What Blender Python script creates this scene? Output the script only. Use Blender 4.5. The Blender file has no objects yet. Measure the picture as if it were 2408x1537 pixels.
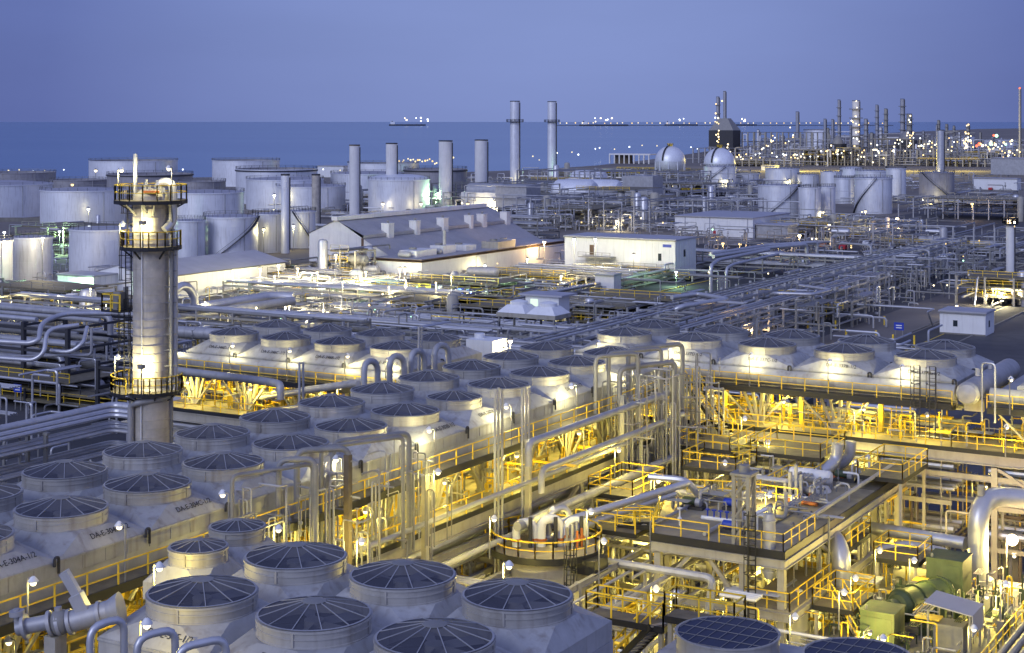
import bpy, math, random
from mathutils import Vector, Matrix
C = bpy.context.scene.collection
S = bpy.context.scene
rnd = random.Random(7)
# ---------------------------------------------------------------- camera, sky, sun, exposure
CH, FP, HY = 39.0, 3700.0, 286.0                 # eye height (m), focal length and eye level on a 2408 px wide frame
YAW = math.radians(30.26)                        # scene axes follow the plant's own grid
FW = (-math.sin(YAW), math.cos(YAW)); RT = (math.cos(YAW), math.sin(YAW))
cd = bpy.data.cameras.new('camera'); cam = bpy.data.objects.new('camera', cd); C.objects.link(cam)
cam.location = (0, 0, CH); cam.rotation_euler = (math.pi/2, 0, YAW)
cd.sensor_width = 36; cd.lens = FP/2408*36; cd.shift_y = -(768.5-HY)/2408
cd.clip_start = 1; cd.clip_end = 150000
S.camera = cam
S.view_settings.view_transform = 'Standard'; S.view_settings.look = 'None'
S.view_settings.exposure = 0.0; S.view_settings.gamma = 1; S.view_settings.use_curve_mapping = False
S.cycles.use_denoising = True
S.cycles.max_bounces = 5; S.cycles.diffuse_bounces = 2; S.cycles.glossy_bounces = 2
S.cycles.transparent_max_bounces = 10
S.cycles.sample_clamp_indirect = 2.0; S.cycles.caustics_reflective = False; S.cycles.caustics_refractive = False
S.cycles.use_light_tree = True
w = bpy.data.worlds.new("World"); S.world = w; w.use_nodes = True
nt = w.node_tree; bg = nt.nodes['Background']
sky = nt.nodes.new('ShaderNodeTexSky'); sky.sky_type = 'NISHITA'; sky.sun_disc = False
SUN_EL, SUN_AZ = math.radians(1.5), math.radians(170)     # after sunset: the glow is low behind the camera
sky.sun_elevation = SUN_EL; sky.sun_rotation = SUN_AZ
sky.air_density = 1.0; sky.dust_density = 0.6; sky.ozone_density = 4.0
# blue-hour sky: the sky model tinted towards the dusk blue, paler at the horizon straight ahead
tc = nt.nodes.new('ShaderNodeTexCoord'); sx = nt.nodes.new('ShaderNodeSeparateXYZ')
nt.links.new(tc.outputs['Generated'], sx.inputs[0])
rp = nt.nodes.new('ShaderNodeValToRGB'); nt.links.new(sx.outputs['Z'], rp.inputs[0])
def lin(c): return tuple((x/255/12.92 if x/255 <= .04045 else ((x/255+.055)/1.055)**2.4) for x in c)+(1,)
el = rp.color_ramp.elements
el[0].position = 0.0; el[0].color = lin((128, 145, 202)); el[1].position = 0.6; el[1].color = lin((126, 138, 196))
e = el.new(0.03); e.color = lin((131, 148, 205)); e = el.new(0.077); e.color = lin((136, 153, 210)); e = el.new(0.2); e.color = lin((108, 120, 180))
dp = nt.nodes.new('ShaderNodeVectorMath'); dp.operation = 'DOT_PRODUCT'
hd = math.radians(1.0)
dp.inputs[1].default_value = (FW[0]*math.cos(hd)+RT[0]*math.sin(hd), FW[1]*math.cos(hd)+RT[1]*math.sin(hd), 0)
nt.links.new(tc.outputs['Generated'], dp.inputs[0])
mr = nt.nodes.new('ShaderNodeValToRGB'); cosn = nt.nodes.new('ShaderNodeMath'); cosn.operation = 'MULTIPLY_ADD'   # dusk glow is brightest behind the camera
cosn.inputs[1].default_value = .5; cosn.inputs[2].default_value = .5; nt.links.new(dp.outputs['Value'], cosn.inputs[0]); nt.links.new(cosn.outputs[0], mr.inputs[0])
ce = mr.color_ramp.elements; ce[0].position = 0; ce[0].color = (1.9, 1.85, 1.75, 1); ce[1].position = 1; ce[1].color = (1.06, 1.06, 1.05, 1)
x = ce.new(.5); x.color = (1.15, 1.15, 1.12, 1); x = ce.new(.93); x.color = (.55, .57, .64, 1); x = ce.new(.9755); x.color = (.56, .58, .72, 1); x = ce.new(.99); x.color = (.84, .85, .90, 1)
mu = nt.nodes.new('ShaderNodeMix'); mu.data_type = 'RGBA'; mu.blend_type = 'MULTIPLY'; mu.inputs[0].default_value = 1
nt.links.new(rp.outputs[0], mu.inputs[6]); nt.links.new(mr.outputs[0], mu.inputs[7])
sc_ = nt.nodes.new('ShaderNodeMix'); sc_.data_type = 'RGBA'; sc_.blend_type = 'MIX'; sc_.inputs[0].default_value = 0.9
sk2 = nt.nodes.new('ShaderNodeMix'); sk2.data_type = 'RGBA'; sk2.blend_type = 'MULTIPLY'; sk2.inputs[0].default_value = 1
sk2.inputs[7].default_value = (0.10, 0.12, 0.2, 1)
nt.links.new(sky.outputs[0], sk2.inputs[6])
nt.links.new(sk2.outputs[2], sc_.inputs[6]); nt.links.new(mu.outputs[2], sc_.inputs[7])
cn = nt.nodes.new('ShaderNodeTexNoise'); cm_ = nt.nodes.new('ShaderNodeMapping'); cm_.inputs['Scale'].default_value = (2.2, 2.2, 9)   # thin uneven veil
nt.links.new(tc.outputs['Generated'], cm_.inputs[0]); nt.links.new(cm_.outputs[0], cn.inputs['Vector']); cn.inputs['Scale'].default_value = 2; cn.inputs['Detail'].default_value = 5
cr_ = nt.nodes.new('ShaderNodeMapRange'); cr_.inputs[3].default_value = .97; cr_.inputs[4].default_value = 1.06; cr_.inputs[1].default_value = .3; cr_.inputs[2].default_value = .7
nt.links.new(cn.outputs[0], cr_.inputs[0]); vm = nt.nodes.new('ShaderNodeVectorMath'); vm.operation = 'SCALE'
nt.links.new(sc_.outputs[2], vm.inputs[0]); nt.links.new(cr_.outputs[0], vm.inputs['Scale']); nt.links.new(vm.outputs[0], bg.inputs['Color']); bg.inputs['Strength'].default_value = 1.0
sd = bpy.data.lights.new('sun', 'SUN'); sd.energy = 1.2; sd.angle = math.radians(30); sd.color = (0.78, 0.83, 1.0)
so = bpy.data.objects.new('sun', sd); C.objects.link(so)      # the last broad glow of the western sky
so.rotation_euler = (math.radians(64), 0, YAW+math.radians(-38))

def ray(px, py):
    k = (px-1204)/FP
    return FW[0]+k*RT[0], FW[1]+k*RT[1], (py-HY)/FP
def Q(px, py, z=0.0):
    dx, dy, dz = ray(px, py); Y = (CH-z)/dz
    return (dx*Y, dy*Y, z)
def PA(px, py, a):
    dx, dy, dz = ray(px, py); Y = a/dx
    return (a, dy*Y, CH-dz*Y)
def PB(px, py, b):
    dx, dy, dz = ray(px, py); Y = b/dy
    return (dx*Y, b, CH-dz*Y)
def PY(px, py, Y):
    dx, dy, dz = ray(px, py)
    return (dx*Y, dy*Y, CH-dz*Y)
def depth(p): return p[0]*FW[0]+p[1]*FW[1]

# ---------------------------------------------------------------- materials
MATS = {}
def mat(name, col, rough=.55, metal=0., var=.18, scale=.6, bump=0., grime=0., orand=0.):
    m = bpy.data.materials.new(name); m.use_nodes = True; n = m.node_tree; b = n.nodes['Principled BSDF']
    b.inputs['Roughness'].default_value = rough; b.inputs['Metallic'].default_value = metal
    if var > 0:
        g = n.nodes.new('ShaderNodeNewGeometry'); t = n.nodes.new('ShaderNodeTexNoise')
        t.inputs['Scale'].default_value = scale; t.inputs['Detail'].default_value = 6; t.inputs['Roughness'].default_value = .65
        n.links.new(g.outputs['Position'], t.inputs['Vector'])
        r = n.nodes.new('ShaderNodeValToRGB'); n.links.new(t.outputs['Fac'], r.inputs[0])
        r.color_ramp.elements[0].position = .3; r.color_ramp.elements[1].position = .7
        r.color_ramp.elements[0].color = tuple(c*(1-var) for c in col)+(1,)
        r.color_ramp.elements[1].color = tuple(min(1, c*(1+var*.6)) for c in col)+(1,)
        out = r.outputs[0]
        if grime > 0:     # streaks of dust and rust running down
            mp = n.nodes.new('ShaderNodeMapping'); mp.inputs['Scale'].default_value = (2.2, 2.2, .22)
            n.links.new(g.outputs['Position'], mp.inputs[0])
            t2 = n.nodes.new('ShaderNodeTexNoise'); t2.inputs['Scale'].default_value = 1.; t2.inputs['Detail'].default_value = 5
            n.links.new(mp.outputs[0], t2.inputs['Vector'])
            r2 = n.nodes.new('ShaderNodeValToRGB'); r2.color_ramp.elements[0].position = .52; r2.color_ramp.elements[1].position = .72
            r2.color_ramp.elements[0].color = (0, 0, 0, 1); r2.color_ramp.elements[1].color = (grime,)*3+(1,)
            n.links.new(t2.outputs['Fac'], r2.inputs[0])
            mx = n.nodes.new('ShaderNodeMix'); mx.data_type = 'RGBA'; n.links.new(r2.outputs[0], mx.inputs[0])
            n.links.new(out, mx.inputs[6]); mx.inputs[7].default_value = (.16, .12, .085, 1); out = mx.outputs[2]
        if orand > 0:     # each piece weathered a little differently
            oi = n.nodes.new('ShaderNodeObjectInfo'); mm = n.nodes.new('ShaderNodeMapRange'); mm.inputs[3].default_value = 1-orand; mm.inputs[4].default_value = 1+orand*.6
            n.links.new(oi.outputs['Random'], mm.inputs[0]); vv = n.nodes.new('ShaderNodeVectorMath'); vv.operation = 'SCALE'
            n.links.new(out, vv.inputs[0]); n.links.new(mm.outputs[0], vv.inputs['Scale']); out = vv.outputs[0]
        n.links.new(out, b.inputs['Base Color'])
        if bump > 0:
            bp = n.nodes.new('ShaderNodeBump'); bp.inputs['Strength'].default_value = bump; bp.inputs['Distance'].default_value = .05
            n.links.new(t.outputs['Fac'], bp.inputs['Height']); n.links.new(bp.outputs[0], b.inputs['Normal'])
    else:
        b.inputs['Base Color'].default_value = tuple(col)+(1,)
    MATS[name] = m; return m
mat('chamber_paint', (.42, .42, .41), .5, 0, .2, .9, .05, .5, .16)
mat('ring_paint', (.45, .435, .40), .5, .1, .15, 1.2, 0, .45, .2)
mat('aluminium', (.58, .58, .59), .4, .55, .14, .8, .06)
mat('aluminium_dull', (.42, .42, .43), .5, .25, .2, .7, .06, .15)
mat('column_steel', (.54, .495, .42), .5, .1, .26, .8, 0, .3)
mat('steel_grey', (.27, .265, .25), .55, .1, .2, .8)
mat('steel_beige', (.40, .375, .31), .55, 0, .2, .7, 0, .3)
mat('steel_dark', (.045, .045, .05), .6, .1, .2, 1)
mat('black_paint', (.018, .018, .02), .5, 0, .2, 1)
mat('grating', (.20, .175, .115), .7, .2, .3, 1.5)
mat('yellow_paint', (.88, .60, .04), .45, 0, .12, 1.5)
mat('white_paint', (.82, .82, .80), .5, 0, .06, .4, 0, .12)
mat('cream_paint', (.78, .765, .73), .55, 0, .08, .3, 0, .15)
mat('grey_roof', (.42, .42, .46), .6, .1, .1, .3)
mat('hall_roof', (.40, .39, .395), .6, .05, .12, .3, 0, .2)
mat('brown_trim', (.14, .085, .05), .6, 0, .2, 1)
mat('tank_paint', (.84, .85, .87), .42, .3, .12, .12, 0, .25)
mat('tank_old', (.36, .35, .36), .5, .2, .2, .15, 0, .5)
mat('concrete', (.22, .21, .185), .85, 0, .25, .5, .1, .2)
mat('deck_plate', (.36, .315, .215), .75, .1, .25, .7)
mat('green_paint', (.075, .105, .055), .6, 0, .3, 1.1, .03, .3)
mat('green_dark', (.04, .062, .032), .6, 0, .2, 1)
mat('orange_paint', (.48, .15, .04), .5, 0, .15, 1)
mat('red_paint', (.5, .03, .03), .5, 0, .15, 1)
mat('blue_paint', (.015, .05, .42), .45, 0, .1, 1)
mat('text_black', (.02, .02, .025), .6, 0, 0)
mat('rust', (.15, .12, .085), .8, 0, .3, .6)
mat('asphalt', (.055, .056, .06), .85, 0, .3, .08, .05)
mat('glass_dark', (.03, .04, .05), .1, 0, 0)
mat('line_yellow', (.55, .40, .05), .7, 0, .2, .6)
mat('wood_brown', (.22, .14, .10), .7, 0, .3, .6)
m = bpy.data.materials.new('wire_mesh'); m.use_nodes = True; n = m.node_tree; b = n.nodes['Principled BSDF']
b.inputs['Base Color'].default_value = (.125, .13, .165, 1); b.inputs['Roughness'].default_value = .6; b.inputs['Metallic'].default_value = .2
b.inputs['Alpha'].default_value = .47; MATS['wire_mesh'] = m
def emis(name, col, st):
    m = bpy.data.materials.new(name); m.use_nodes = True; n = m.node_tree; n.nodes.remove(n.nodes['Principled BSDF'])
    e = n.nodes.new('ShaderNodeEmission'); e.inputs[0].default_value = tuple(col)+(1,); e.inputs[1].default_value = st
    n.links.new(e.outputs[0], n.nodes['Material Output'].inputs[0])
    m.cycles.emission_sampling = 'NONE'; MATS[name] = m
emis('lit_bulb', (1, .84, .52), 4); emis('lit_amber', (1, .68, .28), 3.2); emis('lit_white', (.9, .97, 1), 4)
emis('lit_green', (.45, 1, .6), 4); emis('lit_red', (1, .12, .05), 4); emis('far_amber', (1, .70, .28), 1.5); emis('far_bulb', (1, .84, .5), 1.7); emis('lit_hot', (1, .78, .45), 20)
emis('lit_window', (.8, 1, .85), 1.1)

# ---------------------------------------------------------------- mesh helpers
OFF = {}
class MB:
    def __init__(s, fn=None): s.v = []; s.f = []; s.fn = fn
    def add(s, vs, fs):
        o = len(s.v); s.v += [s.fn(*p) if s.fn else tuple(p) for p in vs]; s.f += [tuple(i+o for i in q) for q in fs]; return s
    def box(s, x0, y0, z0, x1, y1, z1):
        return s.add([(x0,y0,z0),(x1,y0,z0),(x1,y1,z0),(x0,y1,z0),(x0,y0,z1),(x1,y0,z1),(x1,y1,z1),(x0,y1,z1)],
                     [(0,3,2,1),(4,5,6,7),(0,1,5,4),(1,2,6,5),(2,3,7,6),(3,0,4,7)])
    def beam(s, p, q, w, h=None):
        h = h or w; p = Vector(p); q = Vector(q); d = (q-p).normalized()
        u = Vector((0,0,1)) if abs(d.z) < .95 else Vector((0,1,0))
        x = d.cross(u).normalized(); y = x.cross(d)
        vs = [c+x*(a*w/2)+y*(b*h/2) for c in (p,q) for a,b in ((-1,-1),(1,-1),(1,1),(-1,1))]
        return s.add(vs, [(0,1,2,3),(7,6,5,4),(0,4,5,1),(1,5,6,2),(2,6,7,3),(3,7,4,0)])
    def hsec(s, p, q, w, h):           # rolled I-section: web and two flanges
        p = Vector(p); q = Vector(q); up = Vector((0,0,1)); d = (q-p).normalized()
        if abs(d.z) > .95: return s.beam(p, q, w, h)
        s.beam(p, q, w*.25, h*.9); o = up*(h*.46)
        s.beam(p+o, q+o, w, h*.1); s.beam(p-o, q-o, w, h*.1); return s
    def cyl(s, p, q, r, r2=None, n=12, caps=True):
        r2 = r if r2 is None else r2; p = Vector(p); q = Vector(q); d = (q-p).normalized()
        u = Vector((0,0,1)) if abs(d.z) < .95 else Vector((1,0,0))
        x = u.cross(d).normalized(); y = d.cross(x); vs = []
        for c, rr in ((p, r), (q, r2)):
            for i in range(n):
                t = 2*math.pi*i/n; vs.append(c+x*(rr*math.cos(t))+y*(rr*math.sin(t)))
        fs = [(i,(i+1)%n,n+(i+1)%n,n+i) for i in range(n)]
        if caps: fs += [tuple(range(n-1,-1,-1)), tuple(range(n,2*n))]
        return s.add(vs, fs)
    def lathe(s, prof, c=(0,0,0), n=24, closed=False):
        vs = []; k = len(prof)
        for r, z in prof:
            for i in range(n):
                t = 2*math.pi*i/n; vs.append((c[0]+r*math.cos(t), c[1]+r*math.sin(t), c[2]+z))
        fs = [(j*n+i, j*n+(i+1)%n, (j+1)*n+(i+1)%n, (j+1)*n+i) for j in range(k-1) for i in range(n)]
        if closed: fs += [tuple(range(n-1,-1,-1)), tuple(range((k-1)*n, k*n))]
        return s.add(vs, fs)
    def tube(s, pts, r, n=8, bend=None):
        P = [Vector(p) for p in pts]; bend = bend if bend is not None else r*3
        path = [P[0]]
        for i in range(1, len(P)-1):
            a, b, c = P[i-1], P[i], P[i+1]; d1 = (a-b); d2 = (c-b); l1, l2 = d1.length, d2.length
            if l1 < 1e-6 or l2 < 1e-6: continue
            d1 /= l1; d2 /= l2; t = min(bend, l1*.48, l2*.48)
            if d1.dot(d2) < -.999: path.append(b); continue
            for k in range(5):
                f = k/4; path.append((b+d1*t)*(1-f)**2+b*2*f*(1-f)+(b+d2*t)*f**2)
        path.append(P[-1]); vs = []; x = None; m = len(path)
        for i, p in enumerate(path):
            d = (path[min(i+1,m-1)]-path[max(i-1,0)]).normalized()
            if x is None:
                u = Vector((0,0,1)) if abs(d.z) < .95 else Vector((1,0,0)); x = u.cross(d).normalized()
            else:
                x = (x-d*x.dot(d)); x = x.normalized() if x.length > 1e-6 else Vector((1,0,0))
            y = d.cross(x)
            for j in range(n):
                t = 2*math.pi*j/n; vs.append(p+x*(r*math.cos(t))+y*(r*math.sin(t)))
        fs = [(i*n+j, i*n+(j+1)%n, (i+1)*n+(j+1)%n, (i+1)*n+j) for i in range(m-1) for j in range(n)]
        fs += [tuple(range(n-1,-1,-1)), tuple(range((m-1)*n, m*n))]
        return s.add(vs, fs)
    def ball(s, c, r, n=12, k=8, sz=1.):
        return s.lathe([(max(1e-3, r*math.sin(math.pi*i/k)), -r*sz*math.cos(math.pi*i/k)) for i in range(k+1)], c, n)
    def drum(s, p, q, r, n=16):        # horizontal or vertical vessel with dished ends
        p = Vector(p); q = Vector(q); d = (q-p).normalized(); s.cyl(p, q, r, n=n, caps=False)
        for c, e in ((p, -1), (q, 1)):
            s.cyl(c, c+d*(e*r*.3), r, r*.8, n, False); s.cyl(c+d*(e*r*.3), c+d*(e*r*.48), r*.8, r*.3, n, True)
        return s
    def prism(s, poly, z0, z1):
        n = len(poly); vs = [(x,y,z0) for x,y in poly]+[(x,y,z1) for x,y in poly]
        return s.add(vs, [tuple(range(n-1,-1,-1)), tuple(range(n,2*n))]+[(i,(i+1)%n,n+(i+1)%n,n+i) for i in range(n)])
    def rail(s, pts, h=1.1, step=1.8, r=.03, close=False, toe=False):   # posts, top rail and mid rail
        P = [Vector(p) for p in pts]
        if close: P.append(P[0])
        for a, b in zip(P, P[1:]):
            L = (b-a).length; k = max(1, round(L/step))
            s.beam(a+Vector((0,0,h)), b+Vector((0,0,h)), r*2); s.beam(a+Vector((0,0,h*.52)), b+Vector((0,0,h*.52)), r*1.6)
            for i in range(k+1):
                c = a+(b-a)*(i/k); s.beam(c, c+Vector((0,0,h+r)), r*2)
        return s
    def ladder(s, p, h, side=(1,0), cage=(0,-1)):
        p = Vector(p); u = Vector((side[0],side[1],0)); c = Vector((cage[0],cage[1],0))
        for e in (-.22, .22): s.beam(p+u*e, p+u*e+Vector((0,0,h)), .06)
        z = .3
        while z < h: s.beam(p+u*-.22+Vector((0,0,z)), p+u*.22+Vector((0,0,z)), .035); z += .3
        z = 2.3
        while z < h:
            ring = [p+Vector((0,0,z))+u*(.38*math.cos(t))+c*(.38+.38*math.sin(t)) for t in [math.pi*(1.2-1.4*i/6) for i in range(7)]]
            for a, b in zip(ring, ring[1:]): s.beam(a, b, .05)
            z += .9
        if h > 3:
            for t in (0, .5, 1): s.beam(p+u*(.38*math.cos(math.pi*t))+c*(.38+.38*math.sin(math.pi*t))+Vector((0,0,2.3)), p+u*(.38*math.cos(math.pi*t))+c*(.38+.38*math.sin(math.pi*t))+Vector((0,0,h)), .04)
        return s
    def build(s, name, mt, parent=None, smooth=True, ang=38):
        if parent is None:
            xs = [p[0] for p in s.v]; ys = [p[1] for p in s.v]; zs = [p[2] for p in s.v]
            off = Vector(((min(xs)+max(xs))/2, (min(ys)+max(ys))/2, min(zs)))
        else: off = OFF.get(parent.name, Vector((0,0,0)))
        me = bpy.data.meshes.new(name); me.from_pydata([Vector(p)-off for p in s.v], [], s.f)
        me.materials.append(MATS[mt] if isinstance(mt, str) else mt)
        if smooth:
            me.shade_smooth(); me.set_sharp_from_angle(angle=math.radians(ang))
        o = bpy.data.objects.new(name, me); C.objects.link(o)
        if parent is None: o.location = off
        else: o.parent = parent
        OFF[o.name] = off
        return o
def tag(o, label=None, cat=None, group=None, kind=None):
    if label: o['label'] = label
    if cat: o['category'] = cat
    if group: o['group'] = group
    if kind: o['kind'] = kind
    return o
def T(name, label, cat, loc=(0,0,0), group=None):
    o = bpy.data.objects.new(name, None); C.objects.link(o); o.location = loc; o.empty_display_size = .5
    OFF[o.name] = Vector(loc); return tag(o, label, cat, group)
def kids(o): return [c for c in S.objects if c.parent == o]
TREE = {}
def note_tree(o):
    ks = kids(o); TREE[o.name] = [(k, note_tree(k)) for k in ks]; return TREE[o.name]
def copy_tree(o, loc=None, rz=None, tree=None, parent=None):
    tree = tree if tree is not None else (TREE.get(o.name) or note_tree(o))
    c = o.copy(); C.objects.link(c)
    if parent is not None: c.parent = parent
    if loc is not None: c.location = loc
    if rz is not None: c.rotation_euler = (0, 0, rz)
    for k, sub in tree: copy_tree(k, tree=sub, parent=c)
    return c
def lettering(txt, size, p, xdir, updir, parent, name='lettering', mt='text_black'):
    cu = bpy.data.curves.new('t', 'FONT'); cu.body = txt; cu.size = size; cu.align_x = 'CENTER'; cu.align_y = 'CENTER'; cu.extrude = .004
    o = bpy.data.objects.new('t', cu); me = bpy.data.meshes.new_from_object(o); me.name = name
    bpy.data.objects.remove(o); me.materials.clear(); me.materials.append(MATS[mt])
    x = Vector(xdir).normalized(); y = Vector(updir).normalized(); z = x.cross(y).normalized(); y = z.cross(x)
    off = OFF.get(parent.name, Vector((0,0,0))); p = Vector(p)+z*.012-off
    M = Matrix(((x.x,y.x,z.x,p.x),(x.y,y.y,z.y,p.y),(x.z,y.z,z.z,p.z),(0,0,0,1))); me.transform(M)
    q = bpy.data.objects.new(name, me); C.objects.link(q); q.parent = parent; OFF[q.name] = off
    return q
ORD = ['first','second','third','fourth','fifth','sixth','seventh','eighth','ninth','tenth','eleventh','twelfth','thirteenth','fourteenth','fifteenth','sixteenth','seventeenth','eighteenth','nineteenth','twentieth']
def nth(i): return ORD[i] if i < 20 else 'twenty-'+ORD[(i-20) % 9]
def pipe(pts, r, label, group=None, mt='aluminium', n=8, bend=None, name='pipe', cat='pipe'):
    PIPES.append((pts, r, label, group, mt, n, bend, name, cat))
PIPES = []; CLUT = []
LD = {}
def light(p, watts, col, parent=None, size=.15):
    key = (round(watts), tuple(round(c, 2) for c in col), size)
    if key not in LD:
        l = bpy.data.lights.new('lamp_light', 'POINT'); l.energy = watts; l.color = col; l.shadow_soft_size = size; LD[key] = l
    o = bpy.data.objects.new('lamp_light', LD[key]); C.objects.link(o)
    if parent is not None: o.parent = parent; o.location = Vector(p)-OFF[parent.name]
    else: o.location = p
    return o
WARM = (1, .79, .16); WHITE = (1, .88, .42); GREEN = (.55, 1, .55); MID = (1, .86, .50); AMBER = (1, .66, .28)
# ---------------------------------------------------------------- ground, sea, roads
def ground_mat(name, c1, c2, c3, s1, s2, rough=.9, bump=.1):
    m = bpy.data.materials.new(name); m.use_nodes = True; n = m.node_tree; b = n.nodes['Principled BSDF']; b.inputs['Roughness'].default_value = rough
    g = n.nodes.new('ShaderNodeNewGeometry')
    def nz(s, d=7):
        t = n.nodes.new('ShaderNodeTexNoise'); t.inputs['Scale'].default_value = s; t.inputs['Detail'].default_value = d
        t.inputs['Roughness'].default_value = .62; n.links.new(g.outputs['Position'], t.inputs['Vector']); return t
    t1 = nz(s1); t2 = nz(s2)
    r1 = n.nodes.new('ShaderNodeValToRGB'); n.links.new(t1.outputs[0], r1.inputs[0])
    r1.color_ramp.elements[0].position = .4; r1.color_ramp.elements[1].position = .62
    r1.color_ramp.elements[0].color = c1+(1,); r1.color_ramp.elements[1].color = c2+(1,)
    r2 = n.nodes.new('ShaderNodeValToRGB'); n.links.new(t2.outputs[0], r2.inputs[0])
    r2.color_ramp.elements[0].position = .45; r2.color_ramp.elements[1].position = .75; r2.color_ramp.elements[0].color = (0,0,0,1); r2.color_ramp.elements[1].color = (.75,.75,.75,1)
    mx = n.nodes.new('ShaderNodeMix'); mx.data_type = 'RGBA'; n.links.new(r2.outputs[0], mx.inputs[0]); n.links.new(r1.outputs[0], mx.inputs[6]); mx.inputs[7].default_value = c3+(1,)
    n.links.new(mx.outputs[2], b.inputs['Base Color'])
    bp = n.nodes.new('ShaderNodeBump'); bp.inputs['Strength'].default_value = bump; n.links.new(t2.outputs[0], bp.inputs['Height']); n.links.new(bp.outputs[0], b.inputs['Normal'])
    MATS[name] = m
ground_mat('sand_ground', (.17,.15,.13), (.25,.225,.19), (.12,.11,.11), .006, .05)
ground_mat('plant_paving', (.062,.062,.07), (.11,.108,.105), (.045,.045,.05), .03, .35)
ground_mat('yard_asphalt', (.06,.06,.066), (.09,.09,.095), (.13,.12,.11), .02, .2, .8)
m = bpy.data.materials.new('sea_water'); m.use_nodes = True; n = m.node_tree; b = n.nodes['Principled BSDF']
b.inputs['Base Color'].default_value = (.12, .245, .40, 1); b.inputs['Roughness'].default_value = .2; b.inputs['IOR'].default_value = 1.33
g = n.nodes.new('ShaderNodeNewGeometry'); t = n.nodes.new('ShaderNodeTexNoise'); t.inputs['Scale'].default_value = .05; t.inputs['Detail'].default_value = 8
n.links.new(g.outputs['Position'], t.inputs['Vector']); bp = n.nodes.new('ShaderNodeBump'); bp.inputs['Strength'].default_value = .28; bp.inputs['Distance'].default_value = .8
mp = n.nodes.new('ShaderNodeMapping'); mp.inputs['Rotation'].default_value = (0,0,-YAW); mp.inputs['Scale'].default_value = (.0003,.0022,1); n.links.new(g.outputs['Position'], mp.inputs[0])
t3 = n.nodes.new('ShaderNodeTexNoise'); t3.inputs['Scale'].default_value = 1; t3.inputs['Detail'].default_value = 6; n.links.new(mp.outputs[0], t3.inputs['Vector'])
r3 = n.nodes.new('ShaderNodeValToRGB'); n.links.new(t3.outputs[0], r3.inputs[0]); r3.color_ramp.elements[0].position = .35; r3.color_ramp.elements[1].position = .68
r3.color_ramp.elements[0].color = (.10,.215,.37,1); r3.color_ramp.elements[1].color = (.15,.275,.42,1); n.links.new(r3.outputs[0], b.inputs['Base Color'])   # current lines and patches of wind
n.links.new(t.outputs[0], bp.inputs['Height']); n.links.new(bp.outputs[0], b.inputs['Normal']); MATS['sea_water'] = m

def sheet(name, poly, z, mt, kind='structure'):
    b = MB().add([(p[0], p[1], z) for p in poly], [tuple(range(len(poly)))])
    return tag(b.build(name, mt, None, False), kind=kind)
coast = [Q(*p)[:2] for p in [(-900,428),(-300,428),(0,424),(600,416),(1000,408),(1250,400),(1400,390),(1520,377),(1640,360),(1760,343),(1880,328),(2050,315),(2300,304),(2700,298),(3200,296)]]
land = coast + [(coast[-1][0]+4000, coast[-1][1]-30000), (800,-600), (-1200,-900), (coast[0][0]-300, coast[0][1]-900)]
sheet('ground', land, 0, 'sand_ground')
sheet('sea', [(-70000,-20000),(60000,-20000),(60000,90000),(-70000,90000)], -1.2, 'sea_water')
# sloping beach between land and water
bv = []; bf = []
for i, p in enumerate(coast):
    d = Vector(p).normalized()*14
    bv += [(p[0],p[1],0), (p[0]+d.x,p[1]+d.y,-1.6)]
bf = [(2*i,2*i+2,2*i+3,2*i+1) for i in range(len(coast)-1)]
tag(MB().add(bv, bf).build('beach', 'sand_ground', None, False), kind='structure')
sheet('plant_ground', [(-260,20),(20,20),(20,250),(-95,250),(-95,420),(-150,420),(-260,420)], .004, 'plant_paving')
sheet('pit_floor', [(-53,62),(-8,62),(-8,140),(-53,140)], .012, 'concrete')
# roads on the plant grid
def road(x0,y0,x1,y1,z=.008): return sheet('road', [(x0,y0),(x1,y0),(x1,y1),(x0,y1)], z, 'asphalt')
road(-152,130,-138,900); road(-82,40,-72,1200,.012); road(-420,448,-160,462,.012); road(-138,470,-60,480,.008)
sheet('yard', [(-190,440),(-84,440),(-84,760),(-190,760)], .004, 'yard_asphalt')
sheet('yard', [(-71.5,150),(-20,150),(-20,380),(-71.5,380)], .009, 'plant_paving')
def kerb(x0,y0,x1,y1,mt='concrete'): return tag(MB().box(x0,y0,0,x1,y1,.15).build('kerb', mt, None, False), kind='structure')
kerb(-83.0,40,-82.6,600); kerb(-72,40,-71.6,600); kerb(-152.5,130,-152.1,430, 'line_yellow'); kerb(-138,200,-137.6,430)
sheet('road_marking', [(-77.2,60),(-76.9,60),(-76.9,700),(-77.2,700)], .016, 'line_yellow')
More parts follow.
